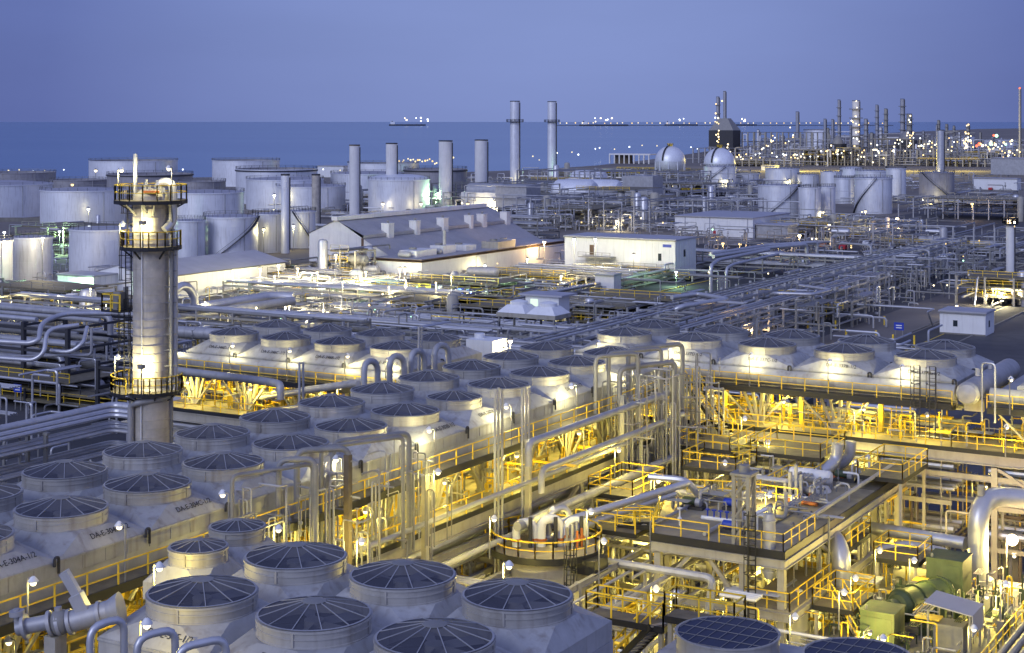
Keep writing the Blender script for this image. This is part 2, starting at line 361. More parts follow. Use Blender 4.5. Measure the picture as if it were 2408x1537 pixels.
# ---------------------------------------------------------------- fan coolers
def make_cooler(half_s, half_t, R, oct_r, z0=-2.15, zr=-.62):
    # local axes: x along the bank, y towards its back; z = 0 at the fan ring's rim
    root = T('fan_cooler', None, 'fan cooler')
    o8 = [(oct_r*math.cos(t), oct_r*math.sin(t)) for t in [math.radians(22.5+45*i) for i in range(8)]]
    k = oct_r*math.cos(math.radians(22.5)); j = oct_r*math.sin(math.radians(22.5))
    ze = -1.38
    b = MB()
    top = [(k,-j,zr),(k,j,zr),(j,k,zr),(-j,k,zr),(-k,j,zr),(-k,-j,zr),(-j,-k,zr),(j,-k,zr)]
    low = [(half_s,-half_t,ze),(half_s,half_t,ze),(-half_s,half_t,ze),(-half_s,-half_t,ze)]
    b.add(top+low, [(8,9,1,0),(9,2,1),(9,10,3,2),(10,4,3),(10,11,5,4),(11,6,5),(11,8,7,6),(8,0,7),tuple(range(8))])
    b.box(-half_s,-half_t,z0,half_s,half_t,ze-.004)
    b.box(-half_s-.0,-half_t-.07,ze-.12,half_s,-half_t-.003,ze-.02)             # eave lip
    for i in range(1, 4): x = -half_s+half_s*2*i/4; b.box(x-.03,-half_t-.03,z0+.05,x+.03,-half_t-.003,ze-.14)
    b.build('chamber', 'chamber_paint', root, False)
    rg = MB().lathe([(R+.03,zr-.03),(R+.03,zr+.04),(R,zr+.06),(R,zr+.3),(R+.035,zr+.31),(R+.035,zr+.36),(R,zr+.37),(R,-.1),(R+.05,-.08),(R+.05,0),(R-.04,0),(R-.06,zr)], n=40)
    for a in (.3, 1.9, 3.4, 5.0): rg.box(R*math.cos(a)-.05, R*math.sin(a)-.05, zr+.05, R*math.cos(a)+.05, R*math.sin(a)+.05, -.05)
    ring = rg.build('fan_ring', 'ring_paint', root)
    hub_r, hz = R*.2, R*.22
    MB().lathe([(R-.03,.02),(hub_r,hz)], n=40).build('guard_mesh', 'wire_mesh', root)
    gf = MB().lathe([(R-.05,.0),(R,.05),(R-.08,.06)], n=40)
    for i in range(12):
        t = math.pi*2*(i+.5)/12
        gf.beam((R*.985*math.cos(t), R*.985*math.sin(t), .045), (hub_r*math.cos(t), hub_r*math.sin(t), hz+.02), .034, .03)
    fr = gf.build('guard_frame', 'aluminium_dull', root)
    MB().lathe([(hub_r,hz-.02),(hub_r+.03,hz+.03),(hub_r*.9,hz+.05),(.02,hz+.05)], n=20).build('guard_cap', 'steel_grey', fr)
    MB().lathe([(R-.1,zr+.02),(.02,zr+.02)], n=24).build('fan_shade', 'steel_dark', root)  # dark disc: painted shade for the inside of the fan ring
    fb = MB().cyl((0,0,zr+.1),(0,0,zr+.42),.38,n=14)
    for i in range(5):
        t = math.pi*2*i/5+.4; c, s_ = math.cos(t), math.sin(t); r0, r1 = .35, R-.18
        def P(r, wv, z): return (r*c-wv*s_, r*s_+wv*c, z)
        fb.add([P(r0,-.16,zr+.2),P(r0,.16,zr+.36),P(r1,.34,zr+.33),P(r1,-.34,zr+.17)], [(0,1,2,3)])
    fb.build('fan', 'steel_grey', root)
    vp = MB()
    vp.tube([(half_s-.35,-half_t-.12,-1.6),(half_s-.35,-half_t-.12,-1.2),(half_s-.1,-half_t-.12,-1.2),(half_s-.1,-half_t-.12,-1.95)], .07, 6, .2)
    vp.build('vent_pipe', 'steel_dark', root)
    return root
def bank_map(kind, s0, t0):    # s along the bank, t from its front edge backwards
    if kind == 'u': return lambda s,t,z: (t0-t, s, z)
    return lambda s,t,z: (s, t0+t, z)
PROTO = {}
def cooler(sizes, x, y, z, rz, label, group, text=None, half_t=2.9):
    if sizes not in PROTO:
        o = make_cooler(*sizes); note_tree(o); PROTO[sizes] = o; o.location = (x,y,z); o.rotation_euler = (0,0,rz)
    else: o = copy_tree(PROTO[sizes], (x,y,z), rz)
    for c_ in [c for c in o.children if c.name.split('.')[0] == 'fan']: c_.rotation_euler = (0, 0, rnd.random()*6.28)
    o['label'] = label; o['group'] = group; OFF[o.name] = Vector((0,0,0))
    if text:
        k = sizes[3]*math.cos(math.radians(22.5)); up = Vector((0, sizes[1]-k, 1.38-.62))
        q = lettering(text, .40, (.62, -(sizes[1]*.45+k*.55)-.02, -1.38+.76*.55+.03), (1,0,0), up, o)
        q.location = (0,0,0)
    return o
QT = math.pi/2
# main diagonal bank along the plant's long axis
GA = 'fan coolers of the long diagonal bank'
for r, (x, row) in enumerate(((-56.6,'walkway row'),(-62.45,'outer row'))):
    for k in range(-1, 11):
        if r and k in (-9,): continue
        txt = {-1:'DA-E-304A-1/2',0:'DA-E-304B-1/2',1:'DA-E-304C-1/2',5:'DA-E-302B-1/2',6:'DA-E-302A-1/2',8:'DA-E-301B-1/2'}.get(k) if r == 0 else None
        small = k == 6 and r == 0
        cooler((2.9,2.9,1.85,2.05) if small else (2.9,2.9,2.18,2.4), x, 54.2+5.85*k, 20.5, QT,
               f"{nth(k+1)} cooler from the bottom end, {row} of the diagonal fan bank" + (", smaller ring" if small else ''), GA, txt)
GB = 'fan coolers of the big bank at the bottom edge'
for r, y in enumerate((47.3, 53.2)):
    for k, x in enumerate((-41.7,-36.2,-30.8)):
        cooler((2.68,2.9,2.15,2.36), x, y, 20.5, 0, f"{['tower','middle','pit'][k]}-end cooler in the {['front','rear'][r]} row of the huge fans at the bottom edge".replace('middle-end','middle'), GB,
               'DA-E-30%d-1/2' % (5+k) if r == 0 else None)
GC = 'fan coolers of the bank along the cross rack'
for r, y in enumerate((123.7, 129.6)):
    for k in range(5):
        cooler((3.28,2.9,2.35,2.6), -60.8+6.6*k, y, 20.5, 0, f"{nth(k)} cooler from the pipe loops, {['front','rear'][r]} row of the bank ending at the big drum", GC,
               'DA-E-337%s-1/2' % 'EDCBA'[k] if r == 0 else None)
GD = 'fan coolers past the big drum'
for r, y in enumerate((123.7, 129.6)):
    cooler((3.28,2.9,2.35,2.6), -23.4, y, 20.5, 0, f"cooler cut by the frame edge past the big drum, {['front','rear'][r]} row", GD)
GE = 'fan coolers of the bank behind the tall column'
for r, y in enumerate((106.7, 112.6)):
    for k in range(4 if r == 0 else 4):
        cooler((2.85,2.9,2.12,2.35), -90.4+5.72*k, y, 20.5, 0, f"{nth(k)} cooler from the tall column, {['front','rear'][r]} row of the bank behind it", GE,
               'DA-E-346%s-1/2' % 'DCBA'[k] if r == 0 else None)
# one small pair of coolers beside the bottom bank
GS = 'pair of small round fan coolers'
for i, (x, y) in enumerate(((-47.3,53.4),(-48.1,57.0))):
    cooler((1.7,1.7,1.3,1.45), x, y, 20.1, QT, f"small round cooler beside the bottom bank, the one {['with its chamber lit white','partly hidden behind its lit twin'][i]}", GS)
# two flat-topped fans with a square grille
def grille_fan(x, y, z, label):
    R = 2.15; o = T('grille_fan', label, 'fan cooler', (x,y,z), 'flat grille fans at the bottom edge')
    MB().box(x-2.75,y-2.6,z-2.2,x+2.75,y+2.6,z-.95).build('chamber', 'chamber_paint', o)
    MB().lathe([(R+.02,-.97),(R,-.9),(R,-.05),(R+.06,-.04),(R+.06,.03),(R-.05,.03),(R-.06,-.9)], (x,y,z), 40).build('fan_ring', 'ring_paint', o)
    MB().lathe([(R-.06,.0),(.02,.0)], (x,y,z), 40).build('grille', MATS['grille_mesh'], o)
    g = MB()
    for i in range(-4, 5):
        d = i*.5
        if abs(d) < R:
            h = math.sqrt(R*R-d*d)
            if i % 2 == 0: g.beam((x-h,y+d,z+.03),(x+h,y+d,z+.03),.022)
            g.beam((x+d,y-h*(1 if i % 4 else .5),z+.035),(x+d,y+h,z+.035),.022)
    g.build('grille_frame', 'steel_grey', o)
    MB().lathe([(R-.08,-.5),(.02,-.5)], (x,y,z), 30).build('fan_shade', 'steel_dark', o)  # same dark disc, shade painted in below the grille
m = MATS['wire_mesh'].copy(); m.name = 'grille_mesh'; m.node_tree.nodes['Principled BSDF'].inputs['Base Color'].default_value = (.06,.07,.12,1)
m.node_tree.nodes['Principled BSDF'].inputs['Alpha'].default_value = .8; MATS['grille_mesh'] = m
grille_fan(-25.5, 61.7, 17.5, 'flat round fan with a square black grille, fully in view at the bottom edge')
grille_fan(-19.9, 61.7, 17.5, 'flat round fan with a square black grille, cut by the bottom edge')

# ---------------------------------------------------------------- structures that carry the coolers
UNDER = []
def bank(fn, L0, L1, D, label, name_where, lower=True, vstep=5.85, col=11.7, lo=None, header=False):
    lo = L0 if lo is None else lo
    ox = fn((L0+L1)/2, D/2, 0); o = T('cooler_rack', label, 'pipe rack', (ox[0], ox[1], 0))
    B = lambda: MB(fn)
    zt = 18.35
    b = B().box(L0, .04, 17.6, L1, D-.04, zt-.006)
    b.build('tube_bundle', 'aluminium_dull', o)
    b = B()
    for t in (.25, D*.5, D-.25): b.box(L0, t-.15, 17.1, L1, t+.15, 17.594)
    n = int((L1-L0)/vstep)
    b.build('girder', 'steel_beige', o)
    b = B().box(L0, -1.3, 17.42, L1, -.02, 17.5); b.build('walkway', 'grating', o)
    b = B().box(L0, -1.42, 17.15, L1, -1.304, 17.6).box(L0, -.3, 17.0, L1, -.05, 17.4); b.build('walkway_edge', 'black_paint', o)
    B().rail([(L0,-1.34,17.5),(L1,-1.34,17.5)], 1.1, 1.95, .032).build('railing', 'yellow_paint', o)
    if header: B().cyl((L0,-.12,18.3),(L1,-.12,18.3),.62,n=20).build('header', 'chamber_paint', o)
    if lower:
        B().box(lo, -1.5, 14.2, L1, D*.45, 14.3).build('lower_deck', 'deck_plate', o)
        B().box(lo, -1.62, 14.1, L1, -1.504, 14.42).build('deck_edge', 'black_paint', o)
        B().hsec((lo,-1.45,13.7),(L1,-1.45,13.7),.4,.78).box(lo, D*.45, 13.3, L1, D*.45+.3, 14.1).build('deck_girder', 'steel_beige', o)
        B().rail([(lo,-1.55,14.3),(L1,-1.55,14.3)], 1.1, 1.9, .034).build('railing', 'yellow_paint', o)
        B().rail([(L0,2.6,14.3),(L1,2.6,14.3)], 1.1, 2.4, .034).build('railing', 'yellow_paint', o)
        B().hsec((lo,-1.45,12.3),(L1,-1.45,12.3),.3,.45).build('side_beam','steel_beige',o)
        for i in range(n):
            s0 = L0+vstep*(i+.5)
            b = B()
            for ds, t1 in ((-1.3,.2),(-.45,.2),(.45,.2),(1.3,.2)): b.beam((s0+ds*.18, 1.0, 14.3), (s0+ds, t1+.5, 17.1), .22)
            b.beam((s0, 1.0, 14.3), (s0, 2.4, 17.1), .2).box(s0-.35,.7,14.3,s0+.35,1.3,14.45)
            b.build('strut', 'steel_beige', o)
            b = B().beam((s0-vstep*.45, .4, 17.0), (s0-.3, .6, 14.4), .14).beam((s0+vstep*.45, .4, 17.0), (s0+.3, .6, 14.4), .14)
            b.build('brace', 'steel_beige', o)
            s1 = s0+vstep*.5
            B().box(s1-.17, 1.9, 14.3, s1+.17, 2.25, 17.1).build('post', 'yellow_paint', o); B().box(s0-.12, 3.9, 14.3, s0+.12, 4.1, 17.1).build('post', 'yellow_paint', o)
            B().ladder((s1+1.2, 2.9, 14.3), 2.9).build('ladder','yellow_paint',o)
            q_ = fn(s0+1.1, 2.3, 16.9); UNDER.append(q_)
            B().box(s1-.3, 3.2, 14.4, s1+.3, 3.6, 15.6).build('junction_box', 'steel_grey', o)
    m_ = int((L1-L0)/col)
    for i in range(m_+1):
        s = L0+.6+col*i
        if s > L1: break
        for t in (-1.45, D*.45+.15):
            B().box(s-.22, t-.2, 0, s+.22, t+.2, 13.2 if lower else 17.05).build('column', 'steel_beige', o)
        if not lower: B().box(s-.22, D-.5, 0, s+.22, D-.1, 17.05).build('column', 'steel_beige', o)
        for z in (10.6, 7.4): B().box(s-.14, -1.25, z-.25, s+.14, D*.45-.05, z+.15).build('cross_beam', 'steel_beige', o)
        if i % 2 == 0 and s+col < L1:
            B().beam((s+.25,-1.45,13.1),(s+col/2,-1.45,10.4),.22).beam((s+col-.25,-1.45,13.1),(s+col/2,-1.45,10.4),.22).build('brace', 'steel_beige', o)
    for z in (10.0, 6.9): B().box(L0, -1.56, z, L1, -1.34, z+.34).build('side_beam', 'steel_beige', o)
    # pipes carried between the decks and on the tiers below
    if lower:
        for j, (t, z, r) in enumerate(((3.6,15.0,.16),(4.3,15.3,.22),(5.0,16.4,.14),(2.9,16.7,.12),(1.6,16.8,.10))):
            pipe([fn(L0,t,z), fn(L1,t,z)], r, f"{nth(j)} pipe from the back between the two decks of {name_where}", 'pipes between the decks of '+name_where, 'aluminium_dull')
    for zi, z in enumerate((10.9, 7.7, 12.5)):
        for j in range(7):
            t = -.7+j*.85; r = (.15,.22,.12,.3,.1,.18,.25)[(j+zi*3) % 7]
            pipe([fn(L0,t,z+r), fn(L1,t,z+r)], r, f"{nth(j)} pipe from the front on the {['middle','lower','upper'][zi]} tier under {name_where}", f'pipes on the tiers under {name_where}', ['aluminium','aluminium_dull','steel_beige'][j % 3])
    return o
fa = bank_map('u', 0, -53.7)
bank(fa, 40, 116, 11.75, 'long diagonal cooler rack with yellow railed walkway, lit from below', 'the long diagonal rack')
fc = bank_map('v', 0, 120.8)
bank(fc, -64.1, -31.2, 11.8, 'cross rack with bright yellow railings carrying the fan row that ends at the drum', 'the cross rack', vstep=6.6, col=13.2, header=True)
fd = bank_map('v', 0, 120.8)
bank(fd, -28.6, -8, 11.8, 'cooler rack past the big drum, cut by the frame edge', 'the rack past the drum', vstep=6.6, col=10, lo=-31.2, header=True)
fe = bank_map('v', 0, 103.8)
bank(fe, -96, -70.4, 11.8, 'rack with yellow railed walkway carrying the fans behind the tall column', 'the rack behind the tall column', header=True)
fb_ = bank_map('v', 0, 44.4)
bank(fb_, -44.4, -28.1, 11.8, 'steel rack under the huge fans at the bottom edge', 'the bottom fan rack', lower=False, col=8)
# ---------------------------------------------------------------- tall column with platforms
tx, ty = -80.9, 86.2
def tz(py): return CH-(py-HY)/FP*depth((tx,ty))
col = T('process_column', 'tall grey steel column with yellow railed platforms standing clear of everything', 'column', (tx,ty,0))
def rings(r, z0, z1, st=.62):
    p = [(r, z0)]; z = z0+st
    while z < z1-.1: p += [(r, z-.03), (r+.04, z-.025), (r+.04, z+.025), (r, z+.03)]; z += st
    return p+[(r, z1)]
zl = tz(912)
MB().lathe(rings(1.54, 0, zl-.3)+[(1.30, zl+.1)], (tx,ty,0), 36).build('skirt', 'column_steel' if 'column_steel' in MATS else 'steel_beige', col)
sh = MB().lathe(rings(1.30, zl+.1, tz(462)), (tx,ty,0), 36).build('shell', 'column_steel', col)
MB().lathe([(1.30,tz(462)),(1.2,tz(455)),(.8,tz(446)),(.05,tz(443))], (tx,ty,0), 30).build('head', 'steel_beige', col)
cr = Vector((RT[0],RT[1],0)); cf = Vector((-FW[0],-FW[1],0)); tc_ = Vector((tx,ty,0))     # across the view, towards the viewer
def tp(dx, df, z): v = tc_+cr*dx+cf*df; return (v.x, v.y, z)
b = MB()
b.tube([tp(1.75,.1,tz(560)),tp(1.75,.1,tz(905)),tp(1.75,.3,tz(925)),tp(1.2,1.2,tz(930)),tp(-.6,1.75,tz(938)),tp(-1.15,1.35,tz(945)),tp(-1.15,1.35,0)], .24, 10, .7)
b.build('downcomer', 'aluminium_dull', col)
MB().tube([tp(1.55,.6,tz(470)),tp(1.7,.7,tz(520)),tp(1.62,.55,tz(560)),tp(1.5,.1,0)], .13, 8, .5).build('riser', 'steel_grey', col)
MB().tube([tp(-.35,1.34,tz(480)),tp(-.35,1.34,tz(905)),tp(-.35,1.6,tz(925)),tp(-.35,1.6,0)], .045, 6).build('conduit', 'white_paint', col)
def platform(z, rin, rout, a0, a1, parent, rail_h=1.1, n=14):
    pts = [a0+(a1-a0)*i/n for i in range(n+1)]
    b = MB(); vs = []
    for t in pts:
        for r in (rin, rout):
            x, y, _ = tp(r*math.cos(t), r*math.sin(t), 0); vs += [(x,y,z-.1),(x,y,z)]
    fs = []
    for i in range(n):
        k = 4*i; fs += [(k+1,k+3,k+7,k+5),(k,k+4,k+6,k+2),(k+2,k+6,k+7,k+3),(k,k+1,k+5,k+4)]
    b.add(vs, fs); d = b.build('platform', 'grating', parent)
    b = MB()
    for t0, t1 in zip(pts, pts[1:]):
        b.beam(tp(rout*math.cos(t0), rout*math.sin(t0), z-.14), tp(rout*math.cos(t1), rout*math.sin(t1), z-.14), .06, .27)
    for t in pts[::4]: b.beam(tp(max(rin,1.3)*math.cos(t), max(rin,1.3)*math.sin(t), z-.9), tp(rout*.96*math.cos(t), rout*.96*math.sin(t), z-.2), .1)
    b.build('platform_edge', 'black_paint', d)
    MB().rail([tp((rout-.05)*math.cos(t), (rout-.05)*math.sin(t), z) for t in pts], rail_h, 1.2, .035).build('railing', 'yellow_paint', d)
    return d
P2 = math.pi
platform(tz(470), 0.05, 2.65, 0, 2*P2, col, n=16)
platform(tz(578), 1.3, 2.2, -.25, P2+.5, col)
platform(tz(915), 1.3, 2.3, -.3, P2*.62, col, n=12); platform(tz(915)+.01, 1.3, 2.9, P2*.64, P2+.75, col, n=9)
# side landing part way up, with its ladder
zs = tz(730)
b = MB().box(tx-3.1, ty-1.9, zs-.1, tx-1.2, ty+.4, zs); pl = b.build('side_platform', 'black_paint', col)
MB().rail([(tx-1.3,ty-1.85,zs),(tx-3.05,ty-1.85,zs),(tx-3.05,ty+.35,zs)], 1.2, .9, .045).build('railing', 'yellow_paint', pl)
MB().box(tx-2.6,ty-1.2,zs,tx-1.9,ty-.7,zs+1.3).cyl((tx-2.2,ty-.3,zs),(tx-2.2,ty-.3,zs+1.6),.2).build('valve_box', 'steel_grey', pl)
lx, ly, _ = tp(-1.5, .25, 0)
MB().ladder((lx-.25,ly,tz(915)), tz(735)-tz(915)+1, (cr.x,cr.y), (-cr.x*.6+cf.x*.4,-cr.y*.6+cf.y*.4)).build('ladder', 'black_paint', col)
MB().ladder((lx+.1,ly,tz(575)), tz(480)-tz(575)+1, (cr.x,cr.y), (-cr.x*.6+cf.x*.4,-cr.y*.6+cf.y*.4)).build('ladder', 'black_paint', col)
MB().ladder((lx-.1,ly,tz(732)), tz(580)-tz(732), (cr.x,cr.y), (-cr.x*.6+cf.x*.4,-cr.y*.6+cf.y*.4)).build('ladder', 'black_paint', col)
b = MB()
for k in range(9): zz = tz(895)+k*1.15; b.beam(tp(1.1,.6,zz), tp(1.95,.35,zz), .09)
b.build('pipe_guide', 'steel_grey', col)
# head fittings
z = tz(470)
MB().tube([tp(-1.0,.6,z),tp(-1.0,.6,tz(362))], .15, 8).build('vent_stack', 'aluminium', col)
b = MB().tube([tp(.6,.2,z),tp(.6,.2,z+1.3),tp(1.7,.4,z+1.3),tp(1.7,.4,z-1.6),tp(1.2,.9,z-2.2)], .32, 10, .7); b.build('overhead_line', 'aluminium', col)
b = MB()
for dx, df, h in ((-.1,.9,1.5),(.15,1.1,1.1),(-.5,-.3,1.3),(1.2,1.2,.9),(.3,-.6,1.4)):
    b.cyl(tp(dx,df,z),tp(dx,df,z+h),.09).cyl(tp(dx,df,z+h*.6),tp(dx,df,z+h*.75),.2)
b.build('relief_valve', 'aluminium_dull', col)
MB().box(*tp(-.3,1.1,z+.5)[:2], z+.5, tp(-.3,1.1,0)[0]+1.1, tp(-.3,1.1,0)[1]+.5, z+.7).build('manifold', 'orange_paint', col)
b = MB()
for i in range(6):
    t = 2*P2*i/6+.2; b.beam(tp(1.3*math.cos(t),1.3*math.sin(t),z-1.1), tp(2.2*math.cos(t),2.2*math.sin(t),z-.3), .1)
b.build('bracket', 'steel_grey', col)

# ---------------------------------------------------------------- process pit: decks, round platform, compressors
dk = T('process_deck', 'grey plated process deck on tall columns above the lit pit', 'platform', (-40,100,0))
dp_ = [(-46.6,101.5),(-42.9,91.2),(-34.0,91.2),(-34.0,117.0),(-46.6,117.0)]
MB().prism([(-46.6,101.5),(-42.9,91.2),(-34.0,91.2),(-34.0,103.0),(-41.6,103.0)], 12.6, 12.7).build('deck', 'deck_plate', dk)
MB().box(-40.8,103.05,12.55,-34.0,110,12.66).build('deck','deck_plate',dk); MB().box(-38.8,110.05,12.6,-34.0,117,12.7).build('deck','grating',dk)
MB().rail([(-46.4,101.6,12.7),(-41.6,103,12.7)],1.1,1.4,.034).rail([(-40.7,103.1,12.66),(-40.7,110,12.66),(-38.7,110,12.66),(-38.7,117,12.7)],1.1,1.5,.034).build('railing','yellow_paint',dk)
b = MB()
for p, q in ((dp_[0],dp_[1]),(dp_[1],dp_[2]),(dp_[2],dp_[3])): b.beam((*p,12.5),(*q,12.5),.1,.5)
b.build('deck_edge', 'black_paint', dk)
b = MB()
for p, q in ((dp_[1],dp_[2]),(dp_[2],dp_[3])): b.hsec((*p,11.95),(*q,11.95),.3,.55)
for y in (96,101,106,111): b.hsec((-46,y,12.2),(-34.2,y,12.2),.25,.4)
b.build('girder', 'steel_beige', dk)
MB().rail([(-42.8,91.3,12.7),(-39,91.3,12.7)],1.1,1.6,.035).rail([(-46.5,101.5,12.7),(-42.9,91.4,12.7)],1.1,1.6,.035).build('railing','yellow_paint',dk)
MB().rail([(-38.6,116.8,12.7),(-34.2,116.8,12.7)],1.1,1.8,.035).build('railing','yellow_paint',dk)
MB().rail([(-38.3,91.3,12.7),(-34.1,91.3,12.7),(-34.1,97,12.7)],1.1,1.6,.03).build('railing','yellow_paint',dk)
for x, y in ((-42.6,91.6),(-36.8,91.6),(-34.3,91.6),(-42.6,100),(-34.3,104),(-34.3,116),(-46.3,116),(-40.5,104)):
    MB().box(x-.22,y-.22,0,x+.22,y+.22,12.58).build('column','steel_beige',dk)
for p, q in (((-42.6,91.6,9.2),(-39.7,91.6,12.3)),((-36.8,91.6,8.8),(-39.7,91.6,12.3)),((-34.3,104,8.8),(-34.3,97,12.2))):
    MB().beam(p,q,.24).build('brace','steel_beige',dk)
# second level
MB().box(-36.9,91.3,9.0,-33.6,101,9.12).build('lower_deck','deck_plate',dk)
b = MB().hsec((-36.9,91.2,8.75),(-33.5,91.2,8.75),.3,.5).hsec((-33.5,91.2,8.75),(-33.5,112,8.75),.3,.5).hsec((-42.6,91.4,8.75),(-37.0,91.4,8.75),.3,.5); b.build('lower_girder','steel_beige',dk)
MB().rail([(-36.6,91.3,9.12),(-33.7,91.3,9.12),(-33.7,99,9.12)],1.1,1.4,.035).build('railing','yellow_paint',dk)
MB().ladder((-36.0,91.0,4.5),10.5,(1,0),(0,-1)).build('ladder','black_paint',dk)
# lattice mast over the deck corner
ms = T('lattice_mast','short lattice steel mast rising through the process deck corner','mast',(-37,92,12.7))
b = MB()
for dx in (0,.95):
    for dy in (0,.95): b.box(-37.4+dx-.11,91.5+dy-.11,12.71,-37.4+dx+.11,91.5+dy+.11,17.0)
for z in (13,14.3,15.6):
    b.beam((-37.4,91.45,z),(-36.45,91.45,z+1.25),.1).beam((-36.4,91.5,z),(-36.4,92.4,z+1.25),.1).beam((-37.4,91.45,z+1.25),(-36.4,91.45,z+1.25),.1)
b.build('frame','steel_grey',ms); MB().box(-37.6,91.3,17.0,-36.2,92.7,17.15).cyl((-36.9,92,17.15),(-36.9,92,17.6),.35).build('cap','steel_grey',ms)
# things on the deck
def vessel(name,label,x,y,z0,z1,r,mt='steel_beige',legs=True,group=None,n=20):
    o = T(name,label,'vessel',(x,y,z0),group)
    s = MB().lathe([(.05,z0+.55),(r*.7,z0+.62),(r,z0+.9),(r,z1-.35),(r*.75,z1-.08),(.05,z1)],(x,y,0),n).build('shell',mt,o)
    f = MB()
    for zz in (z0+1.1,(z0+z1)/2,z1-.5): f.lathe([(r,zz-.06),(r+.05,zz-.04),(r+.05,zz+.04),(r,zz+.06)],(x,y,0),n)
    f.build('band',mt,s)
    if legs:
        for i in range(3):
            t = 2*math.pi*i/3+.4; xx, yy = x+r*.75*math.cos(t), y+r*.75*math.sin(t)
            MB().beam((xx,yy,z0),(xx,yy,z0+.95),.14).build('leg','steel_beige',o)
    MB().cyl((x,y,z1-.06),(x,y,z1+.4),.12).cyl((x,y,z1+.3),(x,y,z1+.38),.26).build('nozzle',mt,o)
    return o
vx = Q(1935,1190,12.7)
p_ = PY(1929,1215,112); vessel('drum_vessel','wide pale drum vessel passing through the small landing beside the process deck',p_[0],p_[1],8.6,13.1,.78,'cream_paint',False)
p_ = PY(1809,1257,97); vessel('drum_vessel','slim grey vessel beside the ladder at the deck corner',p_[0],p_[1],10.2,14.9,.38,'aluminium_dull',False)
vessel('drum_vessel','slim yellow-lit vessel below the near deck corner',-34.6,95.4,4.6,8.9,.6,'cream_paint')
for i,(x,y,h) in enumerate([(*PY(px_,1218,109.5)[:2],h_) for px_,h_ in ((1858,1.9),(1872,2.4),(1884,1.7),(1846,1.2))]):
    pipe([(x,y,9.2),(x,y,12.7+h)],.13 if i else .16,f"{nth(i)} upright pipe of the cluster standing beside the white drum on the deck",'upright pipes on the process deck','aluminium_dull')
pipe([(-46.3,98,14.6),(-43.6,98.4,14.6),(-43.2,99.6,13.2),(-43.6,100.6,13.1),(-46,100.8,13.1)],.24,'silver pipe bending back on itself at the deck corner',None,'aluminium')
va = T('valve_set','row of small blue valves on a pale header across the deck','valve set',(-39,96,12.71))
MB().tube([(-41,94.8,13.2),(-38.6,94.9,13.2),(-37.2,97.2,13.8)],.13,8).build('header','white_paint',va)
for i in range(6):
    x = -40.6+.45*i; MB().cyl((x,94.85,13.25),(x,94.85,13.75),.05).cyl((x,94.85,13.72),(x,94.85,13.78),.16).build('valve','blue_paint',va)
for i,(x,y,l) in enumerate(((-38.5,103.5,2.4),(-37.6,104.4,1.4),(-40,112,3))):
    o = tag(MB().cyl((x,y,12.85),(x+l,y-.3,12.85),.14).cyl((x+l*.4,y,12.85),(x+l*.4,y,13.3),.1).build('flanged_pipe','orange_paint'),f"{nth(i)} short orange pipe lying on the process deck",'pipe','orange pipes on the deck')
# big overhead silver duct pair at the deck's far end
pipe([PY(1930,1112,116),PY(1952,1098,116.5),PY(1966,1082,117),PY(1970,1044,117)],.46,'fat silver duct with a blunt upturned end at the far side of the process deck',None,'aluminium',14,1)
pipe([PY(1962,1098,118),PY(1984,1088,118),PY(1998,1072,118),PY(2001,1038,118)],.4,'fat pale duct standing beside its silver twin at the far deck side',None,'aluminium_dull',14,1)
# small landings with yellow rails beyond the deck
def landing(x0,y0,x1,y1,z,label,sides='fblr',mt='grating',legs=True,h=None):
    o = T('landing',label,'platform',((x0+x1)/2,(y0+y1)/2,0))
    MB().box(x0,y0,z-.1,x1,y1,z).build('deck',mt,o)
    MB().beam((x0,y0-.03,z-.12),(x1,y0-.03,z-.12),.06,.3).beam((x1+.03,y0,z-.12),(x1+.03,y1,z-.12),.06,.3).build('deck_edge','black_paint',o)
    for s,p in dict(f=((x0,y0),(x1,y0)),b=((x0,y1),(x1,y1)),l=((x0,y0),(x0,y1)),r=((x1,y0),(x1,y1))).items():
        if s in sides: MB().rail([(*p[0],z),(*p[1],z)],1.1,1.5,.034).build('railing','yellow_paint',o)
    if legs:
        for x in (x0+.2,x1-.2):
            for y in (y0+.2,y1-.2): MB().box(x-.1,y-.1,h or 0,x+.1,y+.1,z-.11).build('leg','steel_beige',o)
    return o
landing(-47.6,106.5,-43.4,110.6,13.6,'square landing with yellow rails at the back corner of the process deck')
landing(-49.6,110.5,-45.5,115.5,14.2,'railed landing under the stair at the cross rack')
landing(-44.5,112.2,-39.0,117.8,14.0,'long railed landing behind the process deck')
landing(-35.8,111,-32.5,117.4,13.4,'railed landing at the far end of the process deck by the silver ducts')
landing(-36.9,101.5,-33.6,107,10.4,'mid-height landing under the white drum vessel')
landing(-48.5,91.5,-44.2,94.5,12.4,'narrow railed bridge between the round platform and the process deck','fb',legs=False)
landing(-50.6,97.3,-47.2,102.5,13.2,'railed landing between the pipe bundle and the process deck')
landing(-32.6,104.6,-29.6,108.0,9.4,'small railed landing with an orange valve wheel beside the compressor')
landing(-33.2,94.0,-30.6,98.4,8.9,'small railed stair head beside the pale vessel')
landing(-30.2,65.6,-26.8,66.9,16.4,'bright yellow railed walkway beside the bottom fan bank')
landing(-34.6,66.3,-30.6,67.5,15.6,'railed curved landing behind the bottom fan bank')
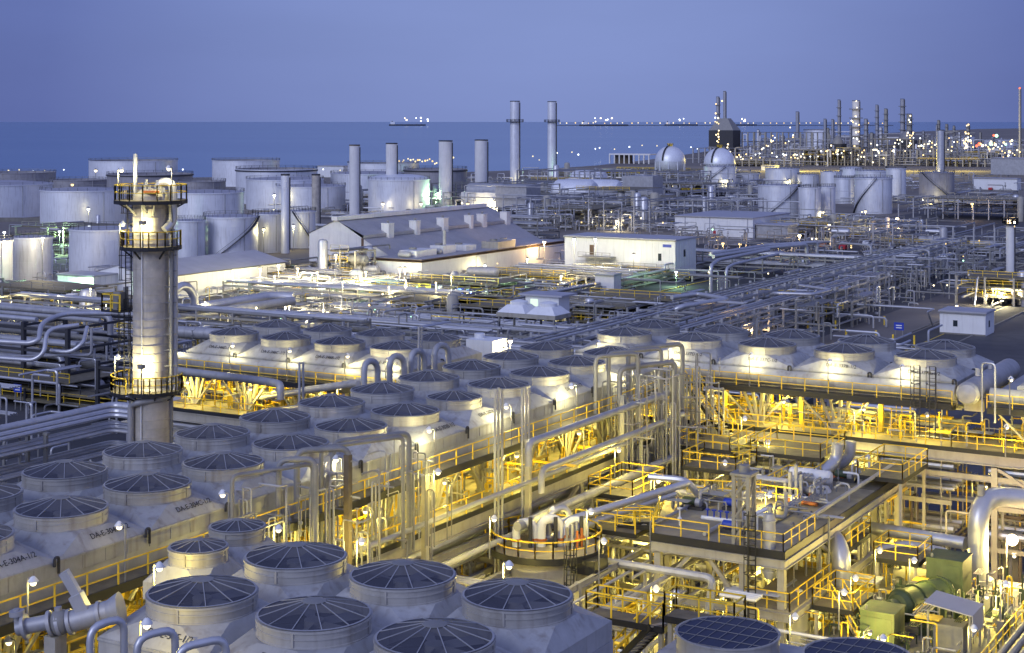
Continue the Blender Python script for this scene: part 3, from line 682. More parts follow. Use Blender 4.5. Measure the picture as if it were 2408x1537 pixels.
# stairs
def stairs(p,q,wd,label):
    p,q = Vector(p),Vector(q); o = T('staircase',label,'stairs',tuple(p)); d = q-p; hd_ = Vector((d.x,d.y,0)).normalized(); sd_ = Vector((-hd_.y,hd_.x,0))*(wd/2)
    for e in (-1,1):
        MB().beam(p+sd_*e,q+sd_*e,.08,.28).build('stringer','black_paint',o)
        MB().rail([p+sd_*e+Vector((0,0,.1)),q+sd_*e+Vector((0,0,.1))],1.0,1.3,.034).build('railing','yellow_paint',o)
    n_ = max(3,int(abs(d.z)/.22)); b = MB()
    for i in range(n_+1): c = p+d*(i/n_); b.beam(c-sd_*.95,c+sd_*.95,.26,.05)
    b.build('tread','steel_beige',o)
stairs((-52.6,119.2,17.5),(-48.2,116.5,14.2),1.1,'steep stair with pale treads coming down from the cross rack walkway')
stairs((-46.0,93.0,12.4),(-43.6,93.0,12.7),.9,'short flight joining the narrow bridge to the process deck')
stairs((-32.4,96.2,8.9),(-29.8,93.6,7.1),.9,'yellow-railed steps down to the compressor floor')
stairs((-34.4,68.3,12.2),(-31.0,66.6,15.6),.9,'steps behind the bottom fan bank climbing to the curved landing')
# round platform on a wide vessel
rx, ry, rz = -48.6, 87.6, 12.0
rp_ = T('round_platform','round yellow railed platform with looping pale pipes and orange flanges on top','platform',(rx,ry,0))
MB().lathe([(3.0,0),(3.0,11.2),(2.6,11.7),(.05,11.8)],(rx,ry,0),32).build('vessel','steel_beige',rp_)
MB().lathe([(.05,11.9),(3.6,11.9),(3.6,12.0),(.05,12.0)],(rx,ry,0),36).build('deck','deck_plate',rp_)
MB().lathe([(3.62,11.7),(3.68,11.7),(3.68,12.12),(3.62,12.12),(3.62,11.7)],(rx,ry,0),36).build('deck_edge','black_paint',rp_)
b = MB(); pp = [(rx+3.55*math.cos(2*math.pi*i/20),ry+3.55*math.sin(2*math.pi*i/20),12.0) for i in range(20)]
b.rail(pp,1.1,1.2,.038,True).build('railing','yellow_paint',rp_)
for dx,df,h,rr in ((-1.9,.2,1.5,.27),(-.3,.1,1.7,.3),(1.35,-.1,1.6,.24)):
    def rq(u,v,z): v_ = Vector((rx,ry,z))+cr*u+cf*v; return tuple(v_)
    MB().tube([rq(dx,df,12.0),rq(dx,df,12+h),rq(dx+1.15,df-.2,12+h),rq(dx+1.15,df-.2,12.0)],rr,10,.55).build('pipe_loop','white_paint',rp_)
    MB().cyl(rq(dx,df,12.35),rq(dx,df,12.5),rr+.07).cyl(rq(dx+1.15,df-.2,12.35),rq(dx+1.15,df-.2,12.5),rr+.07).build('flange','orange_paint',rp_)
    MB().cyl(rq(dx+.9,df+.3,12),rq(dx+.9,df+.3,13.9),.13).build('valve_stem','steel_dark',rp_)
MB().tube([rq(.2,-.6,12),rq(.2,-.6,14.0),rq(1.4,-1.4,14.2),rq(1.9,-1.2,12)],.2,10,1.2).build('pipe_loop','aluminium',rp_)
for i in range(7):
    u,v = 1.2+.3*i%1.9,.4+.33*i; u = 1.3+.32*(i%4); v = .3+.7*(i//4)
    MB().cyl(rq(u,v,12),rq(u,v,13.2+.2*(i%3)),.08).cyl(rq(u,v,12.5),rq(u,v,12.7),.18).build('valve',['orange_paint','steel_grey','aluminium'][i%3],rp_)
MB().box(*[c-.9 for c in rq(2.6,2.2,0)[:2]],11.0,*[c+.9 for c in rq(2.6,2.2,0)[:2]],11.9).build('side_box','black_paint',rp_)
MB().ladder(rq(1.4,3.75,4),9.0,(cr.x,cr.y),(cf.x,cf.y)).build('ladder','black_paint',rp_)
# compressor hall floor with machines
cfz = 7.0
fl = T('compressor_deck','concrete compressor floor with machines between the decks and the cross rack','platform',(-27.5,100,0))
MB().box(-33.2,84,cfz-.5,-22.4,112,cfz).build('slab','concrete',fl)
for x in (-32.6,-23):
    for y in (85,94,103,111): MB().box(x-.4,y-.4,0,x+.4,y+.4,cfz-.51).build('pillar','concrete',fl)
MB().rail([(-22.5,84,cfz),(-22.5,112,cfz)],1.1,1.8,.035).build('railing','yellow_paint',fl)
def green_housing(x0,y0,x1,y1,z1,label):
    o = T('machine_housing',label,'machine',((x0+x1)/2,(y0+y1)/2,cfz))
    MB().box(x0,y0,cfz+.01,x1,y1,z1).build('housing','green_paint',o)
    MB().box(x0+.15,y0-.03,cfz+.3,x1-.15,y0-.004,z1-.3).build('access_panel','green_paint',o)
    MB().box(x0-.06,y0-.06,z1+.002,x1+.06,y1+.06,z1+.08).build('lid','green_paint',o)
    MB().cyl((x0+.3,y0+.3,z1+.08),(x0+.3,y0+.3,z1+.3),.08).build('vent','steel_grey',o)
green_housing(-29.0,104.5,-26.6,106.9,9.9,'green box housing beside the thick silver duct')
green_housing(-29.9,93.2,-27.8,95.4,9.3,'green box housing behind the grille fans')
cm = T('compressor','dark green ribbed compressor with round casing between the two green housings','compressor',(-28,101,cfz))
MB().drum((-28.9,98.2,8.4),(-27.4,102.6,8.4),.95,18).build('casing','green_dark',cm)
b = MB()
for i in range(4): y = 98.3+1.3*i; b.cyl((-28.85+.43*i,y,8.4),(-28.8+.43*i,y+.16,8.4),1.06,n=18)
b.build('casing_rib','green_dark',cm)
MB().cyl((-29.3,97.2,8.4),(-29.1,97.7,8.4),.55).build('shaft_cover','green_paint',cm)
MB().box(-30,97.5,cfz+.01,-26.4,103,cfz+.35).build('base','concrete',cm)
for i,(x,y,h) in enumerate(((-27.2,97.6,1.2),(-26.6,99.2,1.5),(-30.2,99.8,1.1),(-26.2,101.5,1.3),(-30.0,102,1.6))):
    MB().box(x-.3,y-.25,cfz+.01,x+.3,y+.25,cfz+h).cyl((x,y,cfz+h),(x,y,cfz+h+.4),.1).build('gear_box','green_dark',cm)
cp = T('canopy','flat grey sheet canopy on posts over the instrument rack','canopy',(-24.8,96,cfz))
MB().add([(-26.4,94.6,9.9),(-23.5,94.6,9.5),(-23.5,97.4,9.5),(-26.4,97.4,9.9),(-26.4,94.6,9.97),(-23.5,94.6,9.57),(-23.5,97.4,9.57),(-26.4,97.4,9.97)],[(0,3,2,1),(4,5,6,7),(0,1,5,4),(1,2,6,5),(2,3,7,6),(3,0,4,7)]).build('roof','grey_roof',cp)
MB().box(-23.56,94.7,8.3,-23.5,97.3,9.49).build('side_sheet','grey_roof',cp)
for x,y in ((-26.2,94.8),(-23.7,94.8),(-26.2,97.2),(-23.7,97.2)): MB().box(x-.06,y-.06,cfz+.01,x+.06,y+.06,9.48).build('post','steel_grey',cp)
MB().box(-26,95.2,cfz+.01,-24.2,96.6,8.6).build('panel','steel_grey',cp)
for i in range(12):
    x,y = -26+rnd.random()*3.2,98.5+rnd.random()*9
    if x < -26 and y > 103: continue
    tag(MB().box(x-.2,y-.2,cfz+.01,x+.2,y+.2,cfz+.7+rnd.random()*.8).cyl((x,y,cfz+.7),(x,y,cfz+1.7+rnd.random()*.5),.06,n=6).cyl((x+.3,y+.2,cfz),(x+.3,y+.2,cfz+1.1),.05,n=6).build('instrument_stand',rnd.choice(['green_dark','steel_grey','steel_beige'])),'small instrument stand on the compressor floor beside the yellow rail','instrument','instrument stands on the compressor floor')
# thick silver duct rising in front of the cross rack
dd = T('exhaust_duct','thick silver duct bending down to a flanged foot beside the green housing','duct',(-26,110,cfz))
p0 = PB(2300,1290,110.5); px_ = p0[0]
MB().tube([(px_,110.5,cfz+.3),(px_,110.5,11.9),(px_+.4,112.4,12.7),(px_+6,116.5,12.0)],.7,18,2.2).build('duct','aluminium',dd)
MB().cyl((px_,110.5,cfz),(px_,110.5,cfz+.35),1.05).build('flange','aluminium_dull',dd)
MB().cyl((px_,111.3,12.9),(px_,111.3,13.6),.26).build('nozzle','steel_beige',dd)
pipe([(px_-9.5,111.6,9.6),(px_-.9,110.6,9.6)],.45,'long silver header running into the thick duct',None,'aluminium',12)
pipe([(-33.0,106.8,9.4),(-31.6,109.2,9.4),(-28.4,108.4,9.4),(-28.2,108.0,7.0)],.27,'silver pipe stepping round to the green housing',None,'aluminium',10,.7)
pipe([(-33.2,99.6,7.5),(-33.2,99.6,10.9),(-34.4,101.4,11.4),(-36,103,11.2)],.62,'wide shiny elbow under the near corner of the process deck',None,'aluminium',14,1.6)
for i in range(4):
    pipe([(-21.4+.55*i,60,8.3),(-21.4+.55*i,118,8.3)],.16+.05*(i%2),f"{nth(i)} yellow-lit pipe from the compressor rail at the bottom corner",'pipes beside the compressor rail','steel_beige')
# lower tangle in the pit: beams and pipes seen through the decks
for i in range(22):
    z = rnd.choice([5.2,6.4,7.6,9.4,10.6]); r = rnd.choice([.1,.14,.18,.26])
    if i % 2: a0 = -50+rnd.random()*14; pts = [(a0,66+rnd.random()*10,z),(a0,112+rnd.random()*6,z)]
    else: b0 = 72+rnd.random()*44; pts = [(-51,b0,z+.4),(-36-rnd.random()*5,b0,z+.4),(-36-rnd.random()*5,b0,z-3)]
    pipe(pts,r,'yellow-lit pipe crossing the pit below the process deck','pipes crossing the pit',rnd.choice(['steel_beige','aluminium_dull','aluminium']),bend=.5)
pf = T('pit_structure','bare steel frame in the pit between the diagonal rack and the process deck','steel frame',(-46,80,0))
for y in (69,77,84,97,104,111):
    for x in (-49.6,-44.4):
        if (x,y) in ((-49.6,84),): continue
        MB().box(x-.18,y-.18,0,x+.18,y+.18,11.2).build('column','steel_beige',pf)
    for z in (7.2,10.6): MB().hsec((-49.4,y,z),(-44.6,y,z),.25,.4).build('cross_beam','steel_beige',pf)
for x in (-49.6,-44.4): [MB().hsec((x,69,z),(x,111,z),.25,.4).build('side_beam','steel_beige',pf) for z in (10.95,4.0)]
# long pipe bundle along the diagonal rack, outside its walkway
for i,(a,z,r,y0,y1) in enumerate(((-50.4,18.2,.25,88.5,110),(-50.0,16.3,.22,89.5,112),(-50.9,15.4,.16,70,113),(-49.8,13.4,.30,86,113.5),(-50.6,12.6,.2,60,113))):
    pipe([(a,y0,z-1.5),(a,y0,z),(a,y1,z)] if i<2 else [(a,y0,z),(a,y1,z)],r,f"{nth(i)} pipe from the top of the bundle slung outside the diagonal rack's walkway",'pipes slung outside the diagonal rack','aluminium_dull',10,.6)
for i,(a,b0,b1,z) in enumerate(((-49.6,88.5,98.0,13.0),(-49.2,88.0,98.5,12.2))):
    pipe([(a,b0,z),(a+1.5,b0+.3,z+.3),(-43.6,98.6,14.4)] if not i else [(a,b0-1,z),(-44.2,97.6,13.8)],.24,['upper','lower'][i]+' silver pipe fanning out from the round platform to the process deck','silver pipes fanning out','aluminium',10)
# tall slender risers beside the walkway
for i,(px,y0,y1) in enumerate(((1164,915,1195),(1172,912,1195),(1181,915,1195),(1228,915,1192),(1236,912,1192),(1244,915,1192),(1541,872,1085),(1549,872,1085),(985,768,830),(992,768,830),(704,852,905),(713,852,905))):
    if i < 8: p = PA(px,y0,-51.3); q = PA(px,y1,-51.3)
    else: p = PA(px,y0,-66.5 if i<10 else -68); q = PA(px,y1,-66.5 if i<10 else -68)
    where = ['the trio nearer the bottom','the trio nearer the top','the pair by the pipe loops at the cross rack','the pair behind the diagonal bank','the pair at the pipe bridge'][(0,0,0,1,1,1,2,2,3,3,4,4)[i]]
    pipe([(q[0],q[1],max(0,q[2]-6)),p],.085,f"{['first','middle','last','first','middle','last','first','last','first','last','first','last'][i]} slender upright riser of {where}",'slender risers by the diagonal rack','aluminium_dull',6)
# tall U loops standing over the walkway
def loop(px0,px1,pyt,pyb,a,a2,r,label,group,mt='steel_grey'):
    r *= .68
    p = PA(px0,pyt,a); q = PA(px1,pyt,a); zt_ = (p[2]+q[2])/2; zb = PA(px1,pyb,a)[2]
    pipe([(a2,p[1],zb),(a2,p[1],zt_),(a,q[1],zt_),(a,q[1],zb)],r,label,group,mt,10,r*3.2)
LG = 'pipe loops standing over the diagonal walkway'
loop(858,962,1034,1300,-51.0,-53.2,.24,'widest tall pipe loop over the diagonal walkway, silver',LG)
loop(832,948,1045,1290,-50.6,-52.8,.18,'tall pipe loop just inside the widest one over the walkway',LG)
loop(768,820,1062,1310,-51.0,-53.0,.26,'tall pipe loop left of the widest pair over the walkway'.replace(' left of',' next to'),LG)
loop(712,742,1085,1300,-51.0,-52.6,.24,'narrow pipe loop at the bottom end of the loop group',LG)
loop(610,735,1110,1240,-51.6,-53.4,.17,'low pipe loop at the foot of the loop group',LG)
LG2 = 'pipe loops at the cross rack corner'
loop(1458,1500,838,1000,-51.0,-53.0,.24,'first pipe loop from the fans at the cross rack corner',LG2)
loop(1500,1555,828,1010,-50.4,-52.8,.22,'second pipe loop from the fans at the cross rack corner',LG2)
loop(1545,1605,818,980,-50.2,-52.6,.26,'tallest pipe loop at the cross rack corner',LG2)
loop(1520,1588,862,1120,-49.8,-52.0,.3,'fat pipe loop reaching deep into the pit at the cross rack corner',LG2)
LG3 = 'pale pipe arches behind the diagonal bank'
for i,(x0,x1,yt) in enumerate(((856,888,850),(916,950,838),(966,998,826),(1022,1055,812))):
    p = PA(x0,yt,-66.3); q = PA(x1,yt,-66.3)
    pipe([(p[0],p[1],p[2]-3.6),p,q,(q[0],q[1],q[2]-3.6)],.23,f"{nth(i)} pale pipe arch from the tall column's side behind the diagonal bank",LG3,'aluminium_dull',12,1.0)
# steel posts of the rack beside the loops
for i,(px,y0,y1) in enumerate(((818,1070,1310),(1000,1118,1262),(1242,1035,1190),(1465,930,1050),(1590,905,1125))):
    p = PA(px,y0,-51.0); tag(MB().box(p[0]-.17,p[1]-.17,0,p[0]+.17,p[1]+.17,p[2]).build('steel_post',['rust','steel_beige','steel_beige','steel_grey','steel_grey'][i]),f"{nth(i)} free-standing steel post from the bottom along the diagonal walkway"+(', rusty brown' if i==0 else ''),'post','steel posts along the diagonal walkway')
# big horizontal drum at the end of the cross rack
dr = T('horizontal_drum','big horizontal silver drum with a domed end between two fan banks','drum',(-29.9,124,18.6))
MB().drum((-29.9,119.0,18.6),(-29.9,132.5,18.6),.88,24).build('shell','aluminium_dull',dr)
for y in (121,130): MB().box(-30.6,y-.25,17.0,-29.2,y+.25,17.95).build('saddle','steel_beige',dr)
MB().cyl((-29.9,122,19.5),(-29.9,122,20.1),.2).cyl((-29.9,126,19.5),(-29.9,126,20.0),.2).build('nozzle','aluminium_dull',dr)
MB().tube([(-28.9,119.2,16.6),(-28.9,119.2,21.0),(-27.9,119.0,21.0),(-27.9,119.0,16.6)],.07,6,.3).build('level_bridle','aluminium',dr)
for i,x in enumerate((-33.8,-32.6)):
    tag(MB().ladder((x,119.2,15),5.4,(1,0),(0,-1)).build('caged_ladder','steel_dark'),f"{['first','second'][i]} caged ladder from the fans at the drum end of the cross rack",'ladder','caged ladders by the drum')
# white lit box unit behind the outer row
wu = T('white_unit','small white housing glowing in lamp light behind the outer fan row','housing',(-68,125,14))
p0 = PY(1150,840,143.5)
MB().box(p0[0]-1.6,p0[1]-1.4,15.5,p0[0]+1.2,p0[1]+1.2,19.2).build('body','white_paint',wu)
MB().cyl((p0[0]-1,p0[1],19.2),(p0[0]-1,p0[1],19.6),.5).build('cowl','white_paint',wu)
# valve gear at the bottom corner
vg = T('valve_assembly','grey flanged valve body with a lattice mast at the bottom corner','valve',(-41,43,15))
Yv = 61.; A_ = lambda px,py,dY=0: PY(px,py,Yv+dY)
MB().cyl(A_(40,1478),A_(120,1462),.3,n=18).cyl(A_(165,1463),A_(255,1438),.42,n=20).cyl(A_(255,1438),A_(285,1430),.42,.62,n=20).build('body','aluminium_dull',vg)
b = MB()
for x,y in ((60,1474),(120,1466),(140,1466),(166,1463),(236,1444),(270,1434),(280,1431)): b.cyl(A_(x-4,y+1),A_(x+4,y-1),.5,n=20)
b.build('flange','aluminium_dull',vg)
MB().ball(A_(142,1464),.5,14,8).build('bonnet','steel_grey',vg)
MB().cyl(A_(140,1462),A_(136,1428),.15).build('valve_stem','aluminium_dull',vg)
MB().cyl(A_(42,1478),A_(38,1432),.13).cyl(A_(40,1448),A_(39,1436),.3).build('actuator','aluminium_dull',vg)
MB().beam(A_(200,1430),A_(150,1345),.34).beam(A_(198,1438),A_(178,1398),.5).build('mast','aluminium',vg)
MB().box(A_(130,1476)[0]-.3,A_(130,1476)[1]-.3,0,A_(130,1476)[0]+.3,A_(130,1476)[1]+.3,A_(130,1476)[2]-.3).build('support','steel_beige',vg)
BP = 'bent pipes poking up along the bottom edge'
for i,(x0,x1,y0,y1) in enumerate(((212,292,1475,1452),(322,412,1500,1478),(418,532,1525,1500))):
    Y = 54.5-1.0*i; p = PY(x0,y0,Y); q = PY(x1,y1,Y+.8)
    pipe([(p[0],p[1],15),p,q,(q[0],q[1],16.5)],.14,f"{nth(i)} bent pipe from the valve gear along the bottom edge",BP,'aluminium',10,.5)
landing(-47.6,43.0,-45.2,52.0,18.4-1.6,'yellow railed landing between the diagonal bank and the bottom fans','fblr')
landing(-50.2,38.0,-46.8,45.0,16.2,'yellow railed catwalk at the bottom corner beside the valve gear','fblr')

# machinery standing on the process deck
for i,(x,y,rz) in enumerate(((-43.2,98.5,0),(-39.4,106.4,0),(-40.6,99.5,1),(-36.9,111.6,0),(-37.6,105.4,1),(-38.4,94.0,1))):
    o = T('pump_skid',f"{nth(i)} small pump skid counted from the pit side of the process deck",'pump',(x,y,12.7),'pump skids on the process deck')
    MB().box(x-.8,y-.4,12.705,x+.8,y+.4,12.9).build('base','steel_dark',o); MB().drum((x-.7,y,13.2),(x+.1,y,13.2),.26,12).build('motor',['green_dark','steel_grey','blue_paint'][i%3],o)
    MB().cyl((x+.2,y,13.15),(x+.55,y,13.15),.3).tube([(x+.5,y,13.2),(x+.5,y,13.9),(x+.5,y+1.4,13.9),(x+.5,y+1.4,12.71)],.09,8,.25).build('pump_head','aluminium_dull',o)
for i,(pts,r) in enumerate((([(-46,103.6,12.95),(-35,103.6,12.95)],.12),([(-43.5,93,12.9),(-43.5,101,12.9),(-41,101,12.9),(-41,116,12.9)],.1),([(-39.6,92,12.92),(-39.6,98.5,12.92),(-36.6,98.5,12.92),(-36.6,98.5,14.6)],.13),([(-45.6,109,12.9),(-42,109,12.9),(-42,116.5,12.9)],.16),([(-34.6,98,13.4),(-34.6,116,13.4)],.14),([(-35.1,98,13.1),(-35.1,115,13.1)],.1))):
    pipe(pts,r,f"{nth(i)} low pipe laid across the process deck plates, counted from the pit",'low pipes on the process deck','aluminium_dull')
b = MB().rail([(-40.6,103.2,12.66),(-37.5,103.2,12.66)],1.1,1.4,.034); b.build('railing','yellow_paint',dk)
MB().box(-38.6,93,12.705,-36.9,102.5,12.75).build('grating_panel','grating',dk)
tag(MB().drum((-39.9,108.6,13.5),(-37.1,108.6,13.5),.5,16).box(-39.6,108.3,12.66,-39.3,108.9,13.2).box(-37.7,108.3,12.66,-37.4,108.9,13.2).build('small_drum','cream_paint'),'small horizontal drum at the back corner of the process deck','drum')
# ---------------------------------------------------------------- racks and pipework of the middle distance
def rack(x0,y0,x1,y1,wd,tiers,label,where,bay=7,col=.3,mt='steel_grey',pipes=(5,5),rr=(.1,.3),pm=None,brace=True,drop=True):
    # rack along x or y with frames every bay; pipes ride on every tier
    alongx = abs(x1-x0) > abs(y1-y0)
    fn = (lambda s,t,z: (x0+s,y0+t,z)) if alongx else (lambda s,t,z: (x0+t,y0+s,z))
    L = abs(x1-x0) if alongx else abs(y1-y0)
    o = T('pipe_rack',label,'pipe rack',(x0,y0,0)); n = max(1,int(L/bay)); top = tiers[-1]
    for i in range(n+1):
        s = L*i/n; b = MB(fn)
        for t in (0,wd): b.box(s-col/2,t-col/2,0,s+col/2,t+col/2,top+.3)
        for z in tiers: b.box(s-col*.4,col/2,z-.3,s+col*.4,wd-col/2,z)
        if brace and i % 2 == 0: b.beam((s,.1,.4),(s,wd-.1,tiers[0]-.3),col*.5)
        b.build('bent',mt,o)
    for z in tiers:
        for t in (0,wd): MB(fn).box(0,t-col*.35,z-.75,L,t+col*.35,z-.4).build('side_beam',mt,o)
    if brace:
        for i in range(0,n,3):
            s0,s1 = L*i/n,L*(i+1)/n
            MB(fn).beam((s0,0,.3),(s1,0,tiers[0]-.5),col*.5).beam((s1,0,.3),(s0,0,tiers[0]-.5),col*.5).build('brace',mt,o)
    for ti,z in enumerate(tiers):
        k = pipes[ti % len(pipes)]
        for j in range(k):
            r = rr[0]+(rr[1]-rr[0])*rnd.random()**1.6; t = .35+(wd-.7)*(j+.5)/k
            a,c = (0,L) if rnd.random()<.6 else (L*rnd.random()*.25,L*(1-rnd.random()*.25))
            pts = [(a,t,z+r),(c,t,z+r)]
            if drop and rnd.random()<.4: pts = [(a,t,z-2.2)]+pts
            if drop and rnd.random()<.4: pts = pts+[(c,t,z-2.2)]
            elif drop and rnd.random()<.35:
                m_ = a+(c-a)*(.3+.4*rnd.random()); pts = pts[:-1]+[(m_,t,z+r),(m_,t,z+r+1.3),(m_+5,t,z+r+1.3),(m_+5,t,z+r),pts[-1]]
            pipe([fn(*p) for p in pts],r,f"{nth(j)} pipe across {['the bottom tier','the second tier','the third tier','the top tier'][ti if ti<3 else 3]} of {where}",f'pipes on {where}',rnd.choice(pm or ['aluminium','aluminium','aluminium_dull','steel_grey']),7 if r<.2 else 10,max(.5,r*2.5))
    return o
rack(-113,178,-113,420,7,(3.2,5.6,8.0),'long grey pipe rack running inland beside the road with pipe loops above it','the long rack beside the road',7,.42,'aluminium_dull',pipes=(5,6,4),rr=(.12,.34))
rack(-104,196,-104,330,4.5,(2.8,6.6),'lower grey rack parallel to the long one, nearer the road','the lower rack by the road',7,.36,'aluminium_dull',pipes=(4,5))
rack(-95,400,-95,760,9,(4,7),'pipe rack leading far inland past the tank yard','the rack leading far inland',15,.4,pipes=(5,6),rr=(.2,.45))
rack(-163,262,-163,420,3.0,(1.2,2.6),'low pipe rack behind the small fan hut','the low rack behind the fan hut',10,.25,pipes=(4,5),brace=False)
rack(-213,156,-161.7,156,16,(4.4,7.6,10.6),'dark steel pipe rack with heavy columns beyond the tall column','the dark heavy rack',8.5,.55,'steel_dark',(5,5,4),(.15,.5),['aluminium','aluminium_dull','steel_grey'])
rack(-150,150,-112,150,8,(4.5,7.5),'shadowy rack between the dark heavy rack and the back fan row','the shadowy rack',8,.4,'steel_dark',(5,6),(.12,.3))
rack(-120,176,-64,176,12,(3.5,6.2,8.6),'blue-grey pipe rack in the hollow behind the fan banks','the rack in the hollow behind the fans',7,.3,'steel_grey',(6,7,5),(.12,.34))
rack(-122,205,-72,205,10,(2.5,5.0,7.2),'second blue-grey rack farther back in the hollow','the farther rack in the hollow',7,.28,'steel_grey',(6,6,5),(.12,.32))
rack(-230,205,-150,205,6,(4.0,6.4),'pipe rack lit yellow in front of the long shed','the lit rack before the long shed',8,.3,'steel_beige',(6,6),(.14,.36))
rack(-225,262,-168,262,10,(2.4,4.2),'yellow lit pipe rack before the gabled hall','the lit rack before the gabled hall',7,.26,'steel_beige',(7,6),(.12,.3),['steel_beige','aluminium','aluminium_dull'])
rack(-232,285,-212,285,8,(1.5,3.0),'busy lit pipe rack against the gabled hall','the lit rack against the hall',6,.24,'steel_beige',(6,6),(.1,.25),['steel_beige','aluminium'])
rack(-194,332,-161,332,8,(1.4,2.4,3.4),'bundled long pipes rack in front of the white block','the rack in front of the white block',8,.25,'steel_beige',(6,7,6),(.12,.22))
rack(-185,372,-120,372,8,(3,5.5),'pipe rack behind the white block','the rack behind the white block',8,.3,'steel_grey',(5,6),(.15,.35))
rack(-330,408,-235,408,6,(3,5),'green lit pipework rack between the silver tanks','the green-lit rack between tanks',9,.3,'steel_beige',(5,5))
rack(-290,420,-236,420,14,(3,5,7,9),'stack of ribbed parallel pipes behind the gabled hall','the ribbed stack behind the hall',9,.35,'steel_grey',(7,7,7,7),(.2,.35),drop=False)
rack(-190,218,-128,218,9,(1.6,3.0,4.4),'low pipe rack crowded with blue pipes behind the back fan row','the low blue rack behind the back fan row',6,.22,'steel_grey',(8,8,7),(.1,.3))
rack(-178,236,-120,236,9,(1.4,2.8),'second low blue rack nearer the fan hut','the second low blue rack',6,.22,'steel_grey',(8,8),(.1,.3))
rack(-190,250,-150,250,7,(1.4,2.6),'low rack between the blue racks and the annex','the low rack before the annex',6,.22,'steel_beige',(7,7),(.1,.26))
rack(-140,165,-140,215,8,(2,4.2),'blue rack running inland behind the fan rows','the inland blue rack',7,.26,'steel_grey',(7,7),(.1,.34))
# huge cold lines at the left: two stacked bends turning a corner
for j,(r,z,d) in enumerate(((.42,9.2,0),(.3,8.9,1.1),(.24,8.7,2.0),(.16,7.4,.3),(.14,7.3,.8),(.14,7.3,1.3),(.2,5.2,.2),(.2,5.1,.9),(.16,5.0,1.6),(.22,3.2,.2),(.22,3.2,1.0),(.16,3.1,1.9),(.2,7.2,2.2),(.16,7.3,2.8),(.24,5.2,2.6),(.18,5.2,3.3),(.2,3.2,2.7),(.3,3.2,3.5),(.14,7.3,-.6),(.2,5.2,-.7),(.24,3.2,-.8))):
    pipe([(-119.5+d,52,z),(-119.5+d,121.6-d,z),(-66,121.6-d,z)],r,f"{nth(j)} blue-lit pipe in the bundle turning the corner behind the tall column",'blue-lit pipes turning the corner','aluminium' if j<6 else 'aluminium_dull',12 if r>.3 else 8,1.2)
cb = T('bundle_support','row of low steel trestles under the blue-lit pipe bundle','trestle',(-118,90,0))
for y in (62,74,86,98,110):
    MB().box(-119.7,y-.15,0,-119.3,y+.15,8.4).box(-117.2,y-.15,0,-116.8,y+.15,8.3).box(-120,y-.2,8.3,-116.6,y+.2,8.55).box(-119.3,y-.15,6.9,-117.2,y+.15,7.1).box(-119.3,y-.15,4.7,-117.2,y+.15,4.9).build('trestle','steel_grey',cb)
for x in (-112,-100,-88,-76): MB().box(x-.2,118.4,0,x+.2,118.8,8.3).box(x-.2,122,0,x+.2,122.4,8.3).box(x-.2,118,8.2,x+.2,122.6,8.5).build('trestle','steel_grey',cb)
# thick looping lines in front of the dark rack
BL = 'thick looping lines before the dark heavy rack'
pipe([PY(-60,800,205),PY(70,808,205),PY(92,800,205),PY(96,760,208),PY(150,738,212),PY(260,738,214)],.34,'thickest pale line looping up before the dark heavy rack',BL,'aluminium',14,1.6)
pipe([PY(-60,838,204),PY(80,848,204),PY(104,830,204),PY(110,775,206),PY(185,765,208)],.3,'lower pale line doubling up behind the thickest one',BL,'aluminium',12,1.4)
pipe([PY(118,825,206),PY(165,830,206),PY(196,808,206),PY(205,770,209)],.28,'thick curved line hooking upwards by the heavy corner post',BL,'aluminium',14,1.6)
pipe([PY(215,772,207),PY(215,835,207),PY(-40,880-40,207)],.18,'thin line dropping beside the heavy corner post',BL,'aluminium_dull',8,.6)
# big blue cold ducts beyond the column
BD = 'big blue-lit ducts beyond the tall column'
pipe([PY(395,735,272),PY(402,690,272),PY(432,668,274),PY(456,690,276),PY(459,735,276)],.75,'big blue-lit duct arched like a hook beside the column',BD,'aluminium',16,2.2)
pipe([Q(380,735,6),Q(480,722,6),Q(640,697,6.6),Q(690,700,6.4)],.95,'broad blue-lit duct rising towards the lit pipework',BD,'aluminium',16,3)
pipe([Q(380,758,5),Q(480,738,5.2),Q(690,708,6)],.8,'broad duct under the rising one, yellow on its flank',BD,'aluminium_dull',16,3)
pipe([Q(370,778,4.5),Q(560,790,4.5),Q(606,800,4.2)],1.0,'pale fat duct ending behind the back fan row',BD,'aluminium_dull',16,2)
# diagonal pipe bridge from the column to the diagonal bank
PBG = 'pipes of the slim bridge to the diagonal bank'
for i,(dz,dd_) in enumerate(((0,0),(.1,.8),(-1.3,.3))):
    p = PY(425,948,150); q = PY(842,884,118)
    pipe([(p[0],p[1]+dd_,p[2]+dz-.6),(q[0],q[1]+dd_,q[2]+dz-.6)],.22 if i<2 else .3,f"{nth(i)} pipe of the slim bridge slanting up to the diagonal bank",PBG,'aluminium_dull',10)
sb = T('bridge_frame','slim steel bridge frame under the slanting pipes','pipe bridge',(-90,100,0))
for i in range(6):
    f_ = (i+.5)/6; c = Vector(PY(425,948,150)).lerp(Vector(PY(842,884,118)),f_); MB().box(c.x-.15,c.y-.15,0,c.x+.15,c.y+.15,c.z-2.2).box(c.x-.15,c.y-.3,c.z-2.2,c.x+.15,c.y+1.2,c.z-1.95).build('trestle','steel_grey',sb)
pipe([PY(418,872,128),PY(630,898,121),PY(660,905,118),PY(660,940,118)],.3,'pale pipe leading from the column along the back rack',None,'aluminium_dull',10,1)
